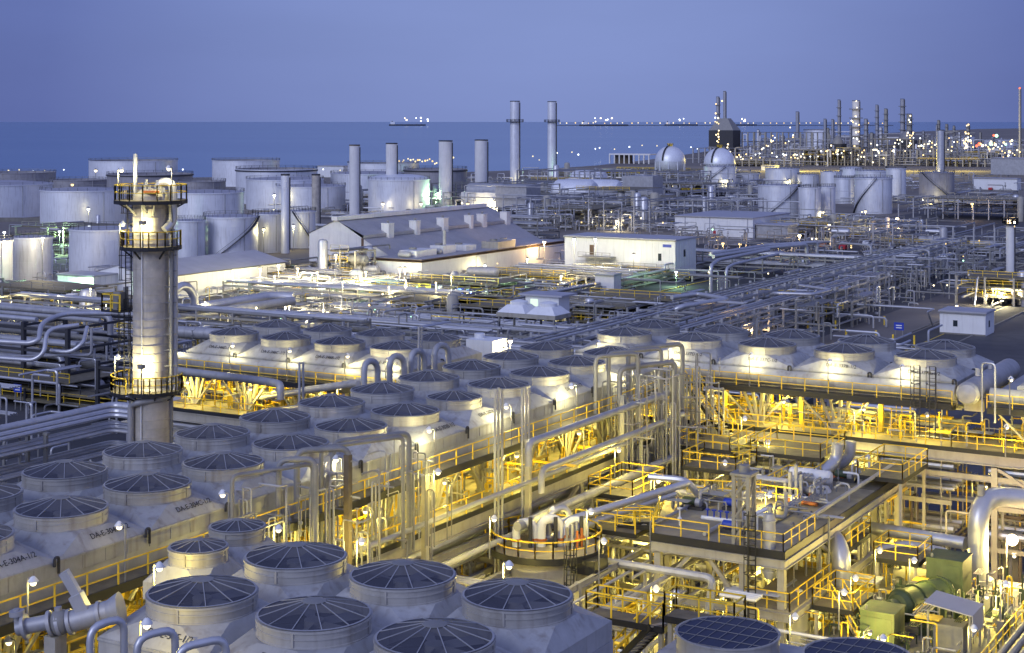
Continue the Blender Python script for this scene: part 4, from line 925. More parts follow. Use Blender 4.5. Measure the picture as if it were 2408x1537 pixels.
# loops over the long rack by the road
RL = 'tall pipe loops above the long roadside rack'
for i,(pts,r) in enumerate((([(1672,690),(1672,625),(1690,612),(1808,588)],.42),([(1708,690),(1708,632),(1725,622),(1830,598)],.32),([(1566,740),(1600,722),(1712,704),(1640,692),(1580,700)],.4),([(1812,695),(1820,690),(1910,693),(1955,682),(1880,672)],.3))):
    zz = [0.5,8,8.6,8.6] if i<2 else [7.2,8.6,8.6,8.6,8.6]
    P = [Q(*p,zz[j] if i>=2 or j else 8) for j,p in enumerate(pts)]
    if i < 2: P[1] = Q(*pts[1],8.2); P[0] = (P[1][0],P[1][1],.3)
    pipe(P,r,['tall bright pipe loop dropping at the road end of the long rack','second bright pipe loop beside it, dropping at the road end','flat silver loop lying on top of the near end of the rack','flat silver loop lying on the middle of the roadside rack'][i],RL,'aluminium',12,1.2)
for i,(px,pt,pb) in enumerate(((1897,575,665),(1921,570,660))):
    q = Q(px,pt,8.4); k = Q(1810-8*i,pt+8,8.4); l = (q[0],q[1],.2)
    pipe([(k[0]-2,k[1]-30,8.4),(k[0],k[1],8.4),q,l],.45,f"{['first','second'][i]} tall silver loop dropping to the ground beside the small round road sign".replace(' beside the small round road sign',' at the far end of the roadside rack'),'silver loops at the far end of the roadside rack','aluminium',12,1.3)
for i,(px,pt,pb) in enumerate(((2048,578,665),(2185,590,652))):
    q = Q(px,pt,8); pipe([(q[0]-9,q[1]+4,8),q,(q[0],q[1],.2)],.3,f"{['first','second'][i]} thin loop beyond the road dropping to the ground",'thin loops beyond the road','aluminium_dull',10,1)
for i in range(5):
    q = Q(1688+i*5,655,7); pipe([(q[0],q[1],.2),(q[0],q[1],7.3)],.14,f"{nth(i)} of five thin uprights between the two bright loops",'five thin uprights at the rack end','aluminium',6)
# generic process blocks: framed equipment with vessels, exchangers and pipe loops
def block(px,py,wd,dp2,h,where,seed,nv=3,nd=2,np_=10,mt='steel_grey',dens=1,tall=None,lm=None,amt=None):
    R = random.Random(seed); x,y,_ = Q(px,py); amt = amt or ['aluminium','aluminium_dull','steel_grey']
    o = T('process_structure',f"{where}, its open steel frame",'steel frame',(x,y,0))
    nx = max(2,int(wd/6)); ny = 2; bay = wd/nx; lv = [h*k/3 for k in (1,2,3)]
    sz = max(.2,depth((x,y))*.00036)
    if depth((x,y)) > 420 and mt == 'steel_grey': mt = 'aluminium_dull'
    for i in range(nx+1):
        b = MB(); xx = x-wd/2+bay*i; hh = lv[R.randrange(1,3)] if R.random()<.4 else h
        for yy in (y,y+dp2): b.box(xx-sz,yy-sz,0,xx+sz,yy+sz,hh)
        for z in lv:
            if z <= hh+.01: b.box(xx-sz*.8,y+sz,z-.4,xx+sz*.8,y+dp2-sz,z-.02)
        b.build('bent',mt,o)
    for z in lv:
        f0 = R.random()*.3; f1 = 1-R.random()*.3; far_ = depth((x,y)) > 420
        if far_ and R.random() < .45: continue
        if far_: f1 = f0+(f1-f0)*R.uniform(.3,.8)
        MB().box(x-wd/2+wd*f0,y-sz*.7,z-.35,x-wd/2+wd*f1,y+sz*.7,z-.06).box(x-wd/2+wd*f0,y+dp2-sz*.7,z-.35,x-wd/2+wd*f1,y+dp2+sz*.7,z-.06).box(x-wd/2+wd*f0,y,z-.04,x-wd/2+wd*f1,y+dp2,z+.05).build('floor','grating',o)
        MB().rail([(x-wd/2+wd*f0,y,z+.05),(x-wd/2+wd*f1,y,z+.05)],1.2,3,max(.04,sz*.25)).build('railing','yellow_paint' if R.random()<.6 else mt,o)
    for i in range(nv):
        vx_,vy = x-wd/2+wd*R.random(),y+dp2*(R.random()*1.4-.2); r = .6+R.random()*1.1; hh = h*(.6+R.random()*.7)
        tag(MB().lathe([(r,0),(r,hh),(r*.7,hh+r*.4),(.05,hh+r*.55)],(vx_,vy,0),16).build('process_vessel',R.choice(['aluminium_dull','aluminium','steel_beige'])),f"upright vessel in {where}",'vessel',f'upright vessels in {where}')
    for i in range(nd):
        vx_,vy,z = x-wd/2+wd*R.random()*.7,y-1+dp2*R.random(),lv[0]*(.4+R.random()*1.4); r = .6+R.random()*.7
        tag(MB().drum((vx_,vy,z+r),(vx_+4+R.random()*4,vy,z+r),r,14).box(vx_+.5,vy-.5,0,vx_+.9,vy+.5,z+r*.4).box(vx_+3.2,vy-.5,0,vx_+3.6,vy+.5,z+r*.4).build('exchanger_drum',R.choice(amt)),f"horizontal drum in {where}",'drum',f'horizontal drums in {where}')
    for i in range(int(np_*dens)):
        z = .6+R.random()*h*.95; r = max(.1,sz*.35)*(1+R.random()*1.3); xa = x-wd/2+wd*R.random(); yy = y-2+(dp2+4)*R.random(); L = (wd*.2+wd*.5*R.random())*R.choice([-1,1])
        k = R.random()
        if k<.4: P = [(xa,yy,.1),(xa,yy,z),(xa+L,yy,z),(xa+L,yy,.1)]
        elif k<.7: P = [(xa,yy,z),(xa+L,yy,z),(xa+L,yy+R.uniform(-6,6),z),(xa+L,yy+R.uniform(-6,6),.2)]
        else: P = [(xa,yy-5,z),(xa,yy+dp2+4,z),(xa,yy+dp2+4,z*.3)]
        pipe(P,r,f"pipe run in {where}",f'pipe runs in {where}',R.choice(amt),6 if r<.3 else 8,r*3)
    return o
block(800,668,9,8,8,'the lit pipework before the gabled hall',1,3,3,26,'steel_beige')
block(720,680,30,14,3.2,'the lit pipework beside the long shed',2,3,3,24,'steel_beige')
block(880,705,34,12,2.8,'the lit pipework below the gabled hall',3,2,3,24,'steel_beige')
block(640,665,14,10,4.5,'the lit pipes at the end of the long shed',4,3,2,16,'steel_beige')
block(1080,700,28,12,3.4,'the machines below the pale annex',5,2,4,22,'steel_grey')
block(1230,670,34,10,2.6,'the machines before the pale annex',6,2,3,20,'steel_beige')
block(1480,655,34,8,2.6,'the lit pipework at the foot of the white block',7,2,3,20,'steel_beige')
block(1020,765,30,14,4.5,'the blue pipe tangle behind the back fan row',8,1,3,24)
block(1140,775,26,12,4.5,'the blue pipe tangle in the hollow',9,1,3,24)
block(1330,770,26,14,4.5,'the blue pipe tangle behind the fan hut',10,1,3,22)
block(1500,760,22,10,5,'the low pipe tangle by the road end',11,0,2,16)
block(1850,760,26,8,5,'the low pipe tangle at the roadside sign',12,0,2,16)
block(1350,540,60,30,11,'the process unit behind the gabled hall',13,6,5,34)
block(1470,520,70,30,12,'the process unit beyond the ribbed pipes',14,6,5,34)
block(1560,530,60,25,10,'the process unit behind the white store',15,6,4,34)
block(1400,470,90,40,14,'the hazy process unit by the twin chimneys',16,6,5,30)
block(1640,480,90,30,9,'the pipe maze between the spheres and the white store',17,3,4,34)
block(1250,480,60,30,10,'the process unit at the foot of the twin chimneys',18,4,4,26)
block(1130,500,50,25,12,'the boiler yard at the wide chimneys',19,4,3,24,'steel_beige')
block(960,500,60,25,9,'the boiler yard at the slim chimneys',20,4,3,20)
block(1940,560,44,14,6,'the substation yard beside the white store',21,2,2,26,'steel_beige')
block(2060,545,36,14,5,'the fenced transformer yard on the asphalt',22,1,2,18,'steel_beige')
block(2350,720,18,12,6,'the lit pump yard by the white hut',23,2,4,18,'steel_beige')
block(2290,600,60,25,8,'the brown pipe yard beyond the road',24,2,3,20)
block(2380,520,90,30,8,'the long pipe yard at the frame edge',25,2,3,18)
block(150,600,40,20,8,'the green-lit pipes between the silver tanks',26,2,3,20,'steel_beige')
block(60,735,40,12,5,'the shadowed pipework under the lit shed',27,1,2,18)
block(120,905,30,10,5,'the dark pipework under the heavy rack',28,0,2,18,'steel_dark')
block(60,960,40,10,4,'the dark low pipework before the heavy rack',29,0,2,16,'steel_dark')
# ---------------------------------------------------------------- storage tanks
def tank(x0,x1,yt,yb,label,group=None,mt='tank_paint',roof='cone',stair=None,seam=True,dark_rim=False):
    Y0 = (CH)*FP/(yb-HY); s = (x1-x0)/2/FP; r = s*Y0/(1-s); Yc = Y0+r; c = PY((x0+x1)/2,HY,Yc); h = CH-(yt-HY)/FP*Y0
    o = T('storage_tank',label,'storage tank',(c[0],c[1],0),group); n = 48
    prof = [(r,0)]; k = max(3,int(h/2.4))
    for i in range(1,k): z = h*i/k; prof += [(r,z-.03),(r+.03,z),(r,z+.03)]
    prof += [(r,h-.5),(r+.25,h-.45),(r+.25,h-.05),(r,h)]
    sh = MB().lathe(prof,c[:2]+(0,),n).build('shell',mt,o)
    rh = r*.055
    if roof == 'cone': MB().lathe([(r+.05,h+.004),(r*.5,h+rh*.7),(.05,h+rh)],c[:2]+(0,),n).build('roof','grey_roof' if mt=='tank_paint' else mt,o)
    elif roof == 'dome': MB().lathe([(r*math.cos(t),h+r*.16*math.sin(t)) for t in [math.pi/2*i/7 for i in range(7)]]+[(.05,h+r*.16)],c[:2]+(0,),n).build('roof','tank_paint',o)
    else:
        MB().lathe([(r-.3,h-2.2),(.05,h-2.2)],c[:2]+(0,),n).lathe([(r-.02,h),(r-.3,h-.1),(r-.3,h-2.2)],c[:2]+(0,),n).build('floating_roof','tank_old',o)
    b = MB(); m_ = 28
    pp = [(c[0]+(r+.1)*math.cos(2*math.pi*i/m_),c[1]+(r+.1)*math.sin(2*math.pi*i/m_),h) for i in range(m_)]
    rr = max(.035,Yc*.00007)
    b.rail(pp,1.1,8,rr,True); b.build('rim_railing','steel_dark' if dark_rim else 'steel_grey',o)
    if dark_rim: MB().lathe([(r+.26,h-1.1),(r+.5,h-1.05),(r+.5,h-.5),(r+.26,h-.46)],c[:2]+(0,),n).build('wind_girder','steel_dark',o)
    if stair is not None:
        b = MB(); a0,a1 = stair; base = math.atan2(-c[1],-c[0]); K = 16; pr = None
        for i in range(K+1):
            t = base+math.radians(a0+(a1-a0)*i/K); p = (c[0]+(r+.5)*math.cos(t),c[1]+(r+.5)*math.sin(t),h*i/K)
            if pr: b.beam(pr,p,.8,max(.16,Yc*.00016)); b.beam((pr[0],pr[1],pr[2]+1.1),(p[0],p[1],p[2]+1.1),max(.08,Yc*.00012))
            pr = p
        b.build('spiral_stair','steel_dark',o)
    b = MB(); t0 = math.atan2(-c[1],-c[0])+.5
    b.cyl((c[0]+(r+.1)*math.cos(t0),c[1]+(r+.1)*math.sin(t0),.6),(c[0]+(r+.1)*math.cos(t0),c[1]+(r+.1)*math.sin(t0),h-.6),max(.08,Yc*.0002),n=6)
    b.build('downpipe','aluminium_dull',sh)
    return o,c,r,h
GT='storage tanks by the shore'; GSI='silver upright tanks behind the long shed'; GR='tanks of the yard below the spheres'
tank(-150,118,437,515,'broad blue-grey tank cut by the frame edge, beside the one with a cone roof',GT)
tank(98,292,450,541,'broad tank with a pale cone roof beside the column head',GT)
tank(398,573,455,545,'broad tank with a lit roof edge close behind the column head',GT)
tank(212,416,380,436,'far pale floating-roof tank with a small dark box on its rim',GT,'tank_paint','float')
tank(254,452,412,460,'dark-rimmed old tank partly behind the column head',GT,'tank_old','float',None,True,True)
tank(-60,128,408,440,'rusty low tank far off at the frame edge',GT,'tank_old','float')
tank(120,250,425,452,'low brownish tank just behind the pale cone roof',GT,'tank_old','float')
tank(500,657,379,440,'bright pale floating-roof tank by the shore, farthest behind the column',GT,'tank_paint','float')
tank(556,745,400,482,'big tank with a dark wind girder round its rim',GT,'tank_paint','float',None,True,True)
tank(580,760,424,496,'broad blue tank in front of the dark-girdered one',GT)
tank(650,812,440,500,'pale blue tank behind the two slim chimneys',GT)
tank(778,950,410,478,'broad tank beyond the slimmest tall chimney',GT)
tank(818,985,386,425,'far whitish tank under the row of yellow shore lamps',GT,'tank_paint','float')
tank(950,1098,400,478,'tank with a dark rim between the two wide chimneys',GT,'tank_old','float',None,True,True)
tank(866,1010,424,504,'smooth blue tank directly behind the second chimney',GT,'tank_paint','dome')
tank(420,530,428,470,'low tank behind the lit-roof tank',GT,'tank_old','float')
tank(-70,28,568,692,'silver upright tank cut by the frame edge',GSI,'silver_tank' if 'silver_tank' in MATS else 'tank_paint',seam=True)
tank(28,122,560,678,'silver upright tank with a bright vertical gleam above the lit shed',GSI)
tank(165,318,542,652,'wide silver tank lit green at its side behind the small white building',GSI)
tank(412,482,520,610,'silver upright tank directly beside the column, behind the long shed',GSI)
tank(480,606,512,606,'broad silver tank in the middle of the row behind the long shed',GSI,stair=(-30,75))
tank(594,668,504,596,'silver tank between the broad one and the slim chimney',GSI)
tank(680,742,498,585,'silver tank beside the gabled hall, with a stair',GSI,stair=(60,-40))
tank(1783,1884,437,513,'broad tank with a dark diagonal stair, beside the white store',GR,stair=(-40,60))
tank(1878,1930,442,516,'narrow grey tank next to the broad stair tank',GR,'tank_paint','flat')
tank(1922,1964,440,512,'narrow tank between the twin narrow one and the stair-lit pair',GR)
tank(1962,2008,420,480,'slim bright-edged tank in the yard',GR)
tank(2010,2097,420,504,'tall broad tank with a dark stair rising to a gantry',GR,stair=(-75,10))
tank(2084,2130,397,468,'tank behind the gantry tank, lit along one side',GR)
tank(2012,2090,403,462,'tank half hidden behind the gantry tank',GR)
tank(1800,1880,398,440,'tank with a lit foot behind the broad stair tank',GR)
tank(1732,1786,410,436,'small low tank by the tank under the sphere',GR)
tank(1656,1731,393,440,'tank standing in front of the second sphere, with a pale stair',GR,stair=(-70,20))
tank(1876,1926,412,442,'low pale tank in the middle of the yard',GR)
tank(1930,1980,405,444,'low tank with a slanting edge in the middle of the yard',GR)
tank(1975,2030,398,425,'farthest dome tank of the yard',GR,'tank_paint','dome')
tank(2162,2243,407,477,'lone dark tank with a lamp at its foot, before the lit stack',GR,'tank_old',stair=(60,-50))
tank(1890,1965,307,352,'pale tank inside the far refinery','tanks inside the far refinery')
tank(2200,2290,322,352,'white tank at the far end of the refinery','tanks inside the far refinery')
tank(2310,2390,330,352,'low tank near the far mast','tanks inside the far refinery')
# bund walls
for i,(p,q) in enumerate((((-40,522),(140,522)),((140,545),(330,548)),((400,550),(580,548)),((560,488),(800,502)))):
    a,b_ = Q(*p),Q(*q); tag(MB().beam((a[0],a[1],.8),(b_[0],b_[1],.8),.6,1.6).build('bund_wall','concrete'),f"{nth(i)} low dark bund wall from the frame edge before the shore tanks",'wall','bund walls')
# spheres
def sphere_tank(px,py,r_px,yb,label):
    Y = CH*FP/(yb-HY); c = PY(px,py,Y); R = r_px/FP*Y
    o = T('sphere_tank',label,'sphere tank',(c[0],c[1],0),'gas spheres')
    MB().ball(c,R,40,24).build('shell','tank_paint',o)
    MB().lathe([(R+.02,-.15),(R+.25,-.12),(R+.25,.12),(R+.02,.15)],c,40).build('belt','tank_paint',o)
    for i in range(10):
        t = 2*math.pi*i/10; x,y = c[0]+R*.98*math.cos(t),c[1]+R*.98*math.sin(t); MB().cyl((x,y,0),(x,y,c[2]),R*.045,n=8).build('leg','tank_paint',o)
    b = MB()
    for i in range(14):
        t = math.pi*(.02+.5*i/14); t2 = math.pi*(.02+.5*(i+1)/14); d0 = math.atan2(-c[1],-c[0])-.5
        p = lambda t: (c[0]+(R+.5)*math.cos(t)*math.cos(d0),c[1]+(R+.5)*math.cos(t)*math.sin(d0),c[2]+(R+.5)*math.sin(t))
        b.beam(p(t),p(t2),1.0,.5)
    b.build('stair','steel_dark',o)
    MB().cyl((c[0],c[1],c[2]+R),(c[0],c[1],c[2]+R+1.2),1.6).rail([(c[0]+2.2*math.cos(i),c[1]+2.2*math.sin(i),c[2]+R+.6) for i in range(6)],1.2,2,.12,True).build('top_gantry','yellow_paint',o)
sphere_tank(1576,380,36,416,'gas sphere standing clear by the shore')
sphere_tank(1692,385,37,418,'gas sphere half hidden behind a round tank')
# ---------------------------------------------------------------- chimneys
def stack(px,w,yt,yb,label,group,mt='steel_pale' if 'steel_pale' in MATS else 'cream_paint',collar=None,base=None,n=24,top='steel_dark'):
    Y = CH*FP/(yb-HY); x,y,_ = PY(px,HY,Y); r = w/2/FP*Y; h = CH-(yt-HY)/FP*Y
    o = T('chimney',label,'chimney',(x,y,0),group); prof = [(r,0)]; k = max(3,int(h/6))
    for i in range(1,k): z = h*i/k; prof += [(r,z-.06),(r*1.02,z-.04),(r*1.02,z+.04),(r,z+.06)]
    MB().lathe(prof+[(r,h),(r*.86,h),(r*.86,h-3)],(x,y,0),n).build('shaft',mt,o)
    MB().lathe([(r+.01,h-.45),(r*1.03,h-.42),(r*1.03,h+.05),(r*.9,h+.05)],(x,y,0),n).build('crown_ring',top,o)
    if collar:
        z = CH-(collar-HY)/FP*Y; MB().lathe([(r+.02,z),(r*1.75,z),(r*1.75,z+.4),(r+.02,z+.4)],(x,y,0),n).build('platform','steel_dark',o)
        MB().rail([(x+r*1.72*math.cos(2*math.pi*i/12),y+r*1.72*math.sin(2*math.pi*i/12),z+.4) for i in range(12)],1.2,3,.12,True).build('railing','steel_dark',o)
    a = math.atan2(-y,-x)+1.2; MB().beam((x+r*1.06*math.cos(a),y+r*1.06*math.sin(a),1),(x+r*1.06*math.cos(a),y+r*1.06*math.sin(a),h-1),max(.3,Y*.0005)).build('ladder','steel_dark',o)
    if base: MB().box(x-r*base,y-r*base,0,x+r*base,y+r*base,h*.12).lathe([(r*base*.9,h*.12),(r*1.02,h*.2)],(x,y,0),n).build('flue_base','aluminium_dull',o)
    return o,(x,y,h)
GCH='chimneys behind the gabled hall'
stack(671,21,410,596,'slim grey chimney in front of the silver tanks',GCH,'tank_paint')
stack(743,20,410,560,'slim brownish chimney behind the hall corner',GCH,'column_steel')
stack(834,25,341,520,'slimmest tall pale chimney, with a reddish top, over the hall ridge',GCH,'cream_paint',top='rust')
stack(921,27,337,500,'tall pale chimney, second along the hall ridge',GCH,'cream_paint')
stack(1048,32,331,500,'wide pale chimney on a grey flue base',GCH,'cream_paint',base=1.3)
stack(1132,31,329,490,'wide pale chimney rising out of a puff of steam',GCH,'cream_paint',base=1.3)
GC2='tallest chimneys with dark collars'
stack(1211,23,238,442,'tallest chimney with a dark collar, standing nearer the hall',GC2,'tank_paint',288)
stack(1298,21,239,424,'tallest chimney with a dark collar, standing nearer the spheres',GC2,'tank_paint',288)
stack(2212,18,306,420,'lit silver stack behind the lone dark tank','single stacks','aluminium')
pc,_ = stack(2376,20,525,692,'pale slender column ringed by lamps beyond the road','single stacks','cream_paint',530)
# steam by the wide chimney
m = bpy.data.materials.new('steam'); m.use_nodes = True; n = m.node_tree; n.nodes.remove(n.nodes['Principled BSDF'])
v = n.nodes.new('ShaderNodeVolumePrincipled'); v.inputs['Color'].default_value = (.9,.92,.95,1); v.inputs['Density'].default_value = .02; v.inputs['Anisotropy'].default_value = .2
n.links.new(v.outputs[0],n.nodes['Material Output'].inputs['Volume']); MATS['steam'] = m
# ---------------------------------------------------------------- buildings
def flatb(x0,y0,x1,y1,h,label,cat='building',mt='white_paint',name='flat_building',parapet=True):
    o = T(name,label,cat,((x0+x1)/2,(y0+y1)/2,0)); MB().box(x0,y0,0,x1,y1,h).build('wall',mt,o)
    b = MB(); k = max(4,int((x1-x0)/1.5))
    for i in range(k+1): x = x0+(x1-x0)*i/k; b.box(x-.04,y0-.05,.3,x+.04,y0-.003,h-.02)
    k = max(3,int((y1-y0)/1.5))
    for i in range(k+1): y = y0+(y1-y0)*i/k; b.box(x1+.003,y-.04,.3,x1+.05,y+.04,h-.02)
    b.build('cladding',mt,o); MB().box(x0-.06,y0-.06,0,x1+.06,y0-.004,.29).build('plinth','concrete',o); MB().box(x0-.3,y0-.42,h-.1,x1+.3,y0-.26,h+.12).build('gutter','steel_grey',o)
    MB().box(x0-.25,y0-.25,h+.003,x1+.25,y1+.25,h+.35).build('roof','grey_roof',o); return o
def door(o,fc,s0,s1,z0,z1,at,mt,name='door'):
    b = MB()
    if fc == 'y': b.box(s0,at-.06,z0,s1,at-.003,z1)
    else: b.box(at+.003,s0,z0,at+.06,s1,z1)
    return b.build(name,mt,o)
hall = T('turbine_hall','huge beige hall with a ridge vent and a row of square roof vents','building',(-236,357,0))
hx0,hxr,hs,hx1 = -248.,-239.3,-231.,-222.5; b0,b1 = 322.,396.; zl_,zr_,zs_,ze_ = 10.3,14.0,10.3,5.4
MB().add([(hx0,b0,0),(hx1,b0,0),(hx1,b0,ze_),(hs,b0,zs_-.8),(hxr,b0,zr_),(hx0,b0,zl_),(hx0,b1,0),(hx1,b1,0),(hx1,b1,ze_),(hs,b1,zs_-.8),(hxr,b1,zr_),(hx0,b1,zl_)],
   [(0,1,2,3,4,5),(11,10,9,8,7,6),(0,5,11,6),(1,7,8,2)]).build('wall','cream_paint',hall,False)
MB().add([(hxr,b0-.3,zr_+.01),(hs+.2,b0-.3,zs_+.1),(hs+.2,b1,zs_+.1),(hxr,b1,zr_+.01)],[(0,1,2,3)]).add([(hs,b0-.3,zs_-.75),(hx1+.6,b0-.3,ze_-.2),(hx1+.6,b1,ze_-.2),(hs,b1,zs_-.75)],[(0,1,2,3)]).add([(hxr,b0-.3,zr_+.01),(hxr,b1,zr_+.01),(hx0-.4,b1,zl_),(hx0-.4,b0-.3,zl_)],[(0,1,2,3)]).add([(hs+.2,b0-.3,zs_+.1),(hs+.2,b0-.3,zs_-.7),(hs+.2,b1,zs_-.7),(hs+.2,b1,zs_+.1)],[(0,1,2,3)]).build('roof','hall_roof' if 'hall_roof' in MATS else 'cream_paint',hall,False)
MB().prism([(hxr-.9,0),(hxr+.9,0),(hxr+.6,.9),(hxr-.6,.9)],0,.01) if False else None
MB().box(hxr-.9,b0-1,zr_-.1,hxr+.9,b1-2,zr_+.9).build('ridge_vent','cream_paint',hall)
MB().box(-231.6,b0-.12,0,-230.9,b0-.004,zs_-.6).build('corner_strip','brown_trim',hall)
for i,(y,wd) in enumerate(((333,2.4),(345.5,1.9),(359,2.4),(372.5,1.3),(379.5,2.0),(392.5,2.2))):
    b = MB().box(hs-1.4,y-wd/2,zs_-1.2,hs+.9,y+wd/2,zs_+2.4).box(hs-1.5,y-wd/2-.1,zs_+2.41,hs+1.,y+wd/2+.1,zs_+2.6); v_ = b.build('roof_vent','cream_paint',hall)
    MB().cyl((hs-.2,y,zs_+2.6),(hs-.2,y,zs_+3.2),.35).build('cowl','steel_grey',v_)
door(hall,'y',-238.6,-236.6,2.0,3.4,b0,'lit_green_sign' if 'lit_green_sign' in MATS else 'green_paint','louvre'); door(hall,'y',-243.4,-241.4,2.2,3.6,b0,'green_paint','louvre'); door(hall,'y',-233.5,-230.6 if False else -231.8,2.0,3.4,b0,'steel_dark','louvre')
an = T('annex','pale flat annex with a brown roof edge along the front of the hall','building',(-215,350,0))
ax0,ax1,ay0,ay1,ah = -222.4,-208.1,313.8,387.,5.2
MB().box(ax0,ay0,0,ax1,ay1,ah).build('wall','white_paint',an)
MB().box(ax0-.3,ay0-.3,ah+.003,ax1+.3,ay1,ah+.2).box(ax0-.35,ay0-.35,ah+.5,ax1+.35,ay1,ah+.62).build('roof_edge','brown_trim',an)
MB().box(ax0+.3,ay0+.3,ah+.63,ax1-.3,ay1-.3,ah+.7).build('roof','hall_roof',an)
for y in (338,364): MB().box(ax1+.003,y,0,ax1+.12,y+.4,ah).build('pilaster','cream_paint',an)
MB().box(ax1+.003,338.5,0,ax1+.3,343.5,ah-.2).build('stair_bay','cream_paint',an)
for i,(x,y,dx,dy,h) in enumerate(((-218,319,5,9,1.6),(-217,331,4,6,2.0),(-217.5,341,5,5,1.5),(-214,351,5,9,1.8),(-216,362,3,5,1.4))):
    o = T('rooftop_unit',f"{nth(i)} air handling unit from the corner on the annex roof",'air conditioner',(x,y,ah+.62),'air handling units on the annex roof')
    MB().box(x,y,ah+.63,x+dx,y+dy,ah+.63+h).build('casing','steel_beige' if i==3 else 'cream_paint',o)
    MB().cyl((x+dx*.3,y+dy*.4,ah+.63+h),(x+dx*.3,y+dy*.4,ah+1.1+h),1.0).build('fan_cowl','steel_grey',o)
    if i == 1: MB().cyl((x+3,y+2,ah+.63+h),(x+3,y+2,ah+4.5+h),.4).build('flue','aluminium_dull',o)
    if i < 2: MB().drum((x+1,y-1.4,ah+1.4),(x+4,y-1.4,ah+1.4),.7).build('duct','aluminium_dull',o)
wb = flatb(-190.6,353.5,-159.9,366,9.6,'bright white block with a dark name plate beside its corner')
door(wb,'y',-183.5,-182.3,5.2,7.8,353.5,'brown_trim'); door(wb,'y',-164.5,-163.6,4.6,6.4,353.5,'glass_dark','window'); door(wb,'x',358.5,359.6,5.4,7.2,-159.9,'glass_dark','window')
sg = MB().box(-163.2,353.38,8.0,-160.9,353.49,8.7).build('name_plate','blue_dark' if 'blue_dark' in MATS else 'blue_paint',wb)
MB().box(-185,350,4.9,-176,353.3,5.1).rail([(-185,350,5.1),(-176,350,5.1)],1.1,2,.05).build('balcony','steel_beige',wb)
st = flatb(-222.6,492,-194.4,527,6.6,'long white windowless store with a flat roof')
door(st,'y',-208.6,-207.6,0,2.2,492,'red_paint'); 
b = MB()
for x in (-219,-210,-196.4): b.box(x,491.9,0,x+.3,491.996,6.5)
b.build('downpipe','grey_roof',st)
sx_ = flatb(-194,494,-183,503,4.4,'low grey annex at the corner of the white store',mt='aluminium_dull')
shd = T('long_shed','long pale shed with a sloping blue-grey roof behind the tall column','building',(-246,275,0))
MB().add([(-256,253,0),(-237.5,253,0),(-237.5,253,5.3),(-247,253,7.6),(-256,253,5.3),(-256,299,0),(-237.5,299,0),(-237.5,299,5.3),(-247,299,7.6),(-256,299,5.3)],[(0,1,2,3,4),(9,8,7,6,5),(1,6,7,2),(0,4,9,5)]).build('wall','white_paint',shd,False)
MB().add([(-247,252.7,7.63),(-236.9,252.7,5.2),(-236.9,299.3,5.2),(-247,299.3,7.63),(-256.6,252.7,5.2),(-256.6,299.3,5.2)],[(0,1,2,3),(0,3,5,4)]).add([(-247,252.7,7.75),(-236.9,252.7,5.32),(-236.9,299.3,5.32),(-247,299.3,7.75)],[(0,1,2,3)]).build('roof','grey_roof',shd,False)
MB().box(-237.44,256,5.0,-237.3,299,5.25).build('gutter','steel_dark',shd)
sm = flatb(-258,246,-247.3,253,5.6,'small white building with two green doors under lamps')
door(sm,'y',-255.6,-254.2,0,3.4,246,'white_paint'); door(sm,'y',-252.8,-250.8,0,3.6,246,'green_paint'); door(sm,'y',-249.6,-248.6,0,2.3,246,'steel_grey')
hut = flatb(-77.8,289.5,-69.6,296,4.0,'small white hut with one window on the open yard',name='hut')
door(hut,'y',-75.4,-74.6,1.5,2.6,289.5,'glass_dark','window'); door(hut,'x',292,292.8,1.4,2.6,-69.6,'glass_dark','window')
q = Q(2330,412); flatb(q[0],q[1],q[0]+40,q[1]+25,12,'big pale shed at the far frame edge',mt='aluminium_dull')
q = Q(2290,447); b2 = flatb(q[0],q[1],q[0]+24,q[1]+10,6.5,'long white shed with a red truck before it'); 
q = Q(1790,402); flatb(q[0],q[1],q[0]+12,q[1]+8,4,'tiny flat building among the tanks',mt='cream_paint')
q = Q(1432,385); o = T('shore_pavilion','long open pavilion with a flat roof by the shore','building',q)
MB().box(q[0],q[1],8,q[0]+42,q[1]+14,9.2).build('roof','cream_paint',o)
for i in range(9): MB().box(q[0]+5*i,q[1],0,q[0]+5*i+1,q[1]+1,7.99).build('post','cream_paint',o)
MB().box(q[0]+1,q[1]+8,0,q[0]+18,q[1]+13,7.98).build('wall','rust',o)
q = Q(747,418); flatb(q[0],q[1],q[0]+22,q[1]+14,8,'white box building by the shore lamps')
q = Q(1170,505); o = T('boiler_house','boxy boiler house with a drum roof behind the hall','building',q)
MB().box(q[0]-18,q[1],0,q[0],q[1]+14,9).build('wall','cream_paint',o); MB().drum((q[0]-17,q[1]+6,9.5),(q[0]-1,q[1]+6,9.5),3.2,20).build('drum_roof','aluminium_dull',o); MB().box(q[0]+.1,q[1]-2,3,q[0]+15,q[1]+10,12.4).build('flue_box','aluminium_dull',o)
q = Q(1535,505); o = T('filter_house','plain grey boxy filter house in the process unit','building',q); MB().box(q[0]-14,q[1],4,q[0],q[1]+10,16).build('wall','aluminium_dull',o); MB().box(q[0]-12,q[1]+2,0,q[0]-2,q[1]+8,3.99).build('base','steel_dark',o)
for i,(px,py,rp) in enumerate(((1352,478,30),(1412,472,26),(1385,440,22))):
    q = Q(px,py+18); tag(MB().drum((q[0]-8,q[1],8),(q[0]+8,q[1],8),rp/FP*depth(q),20).box(q[0]-6,q[1]-1,0,q[0]-5,q[1]+1,6).box(q[0]+5,q[1]-1,0,q[0]+6,q[1]+1,6).build('bullet_tank','tank_paint'),f"{nth(i)} fat rounded vessel of the hazy process unit, counted from the hall",'vessel','fat rounded vessels')
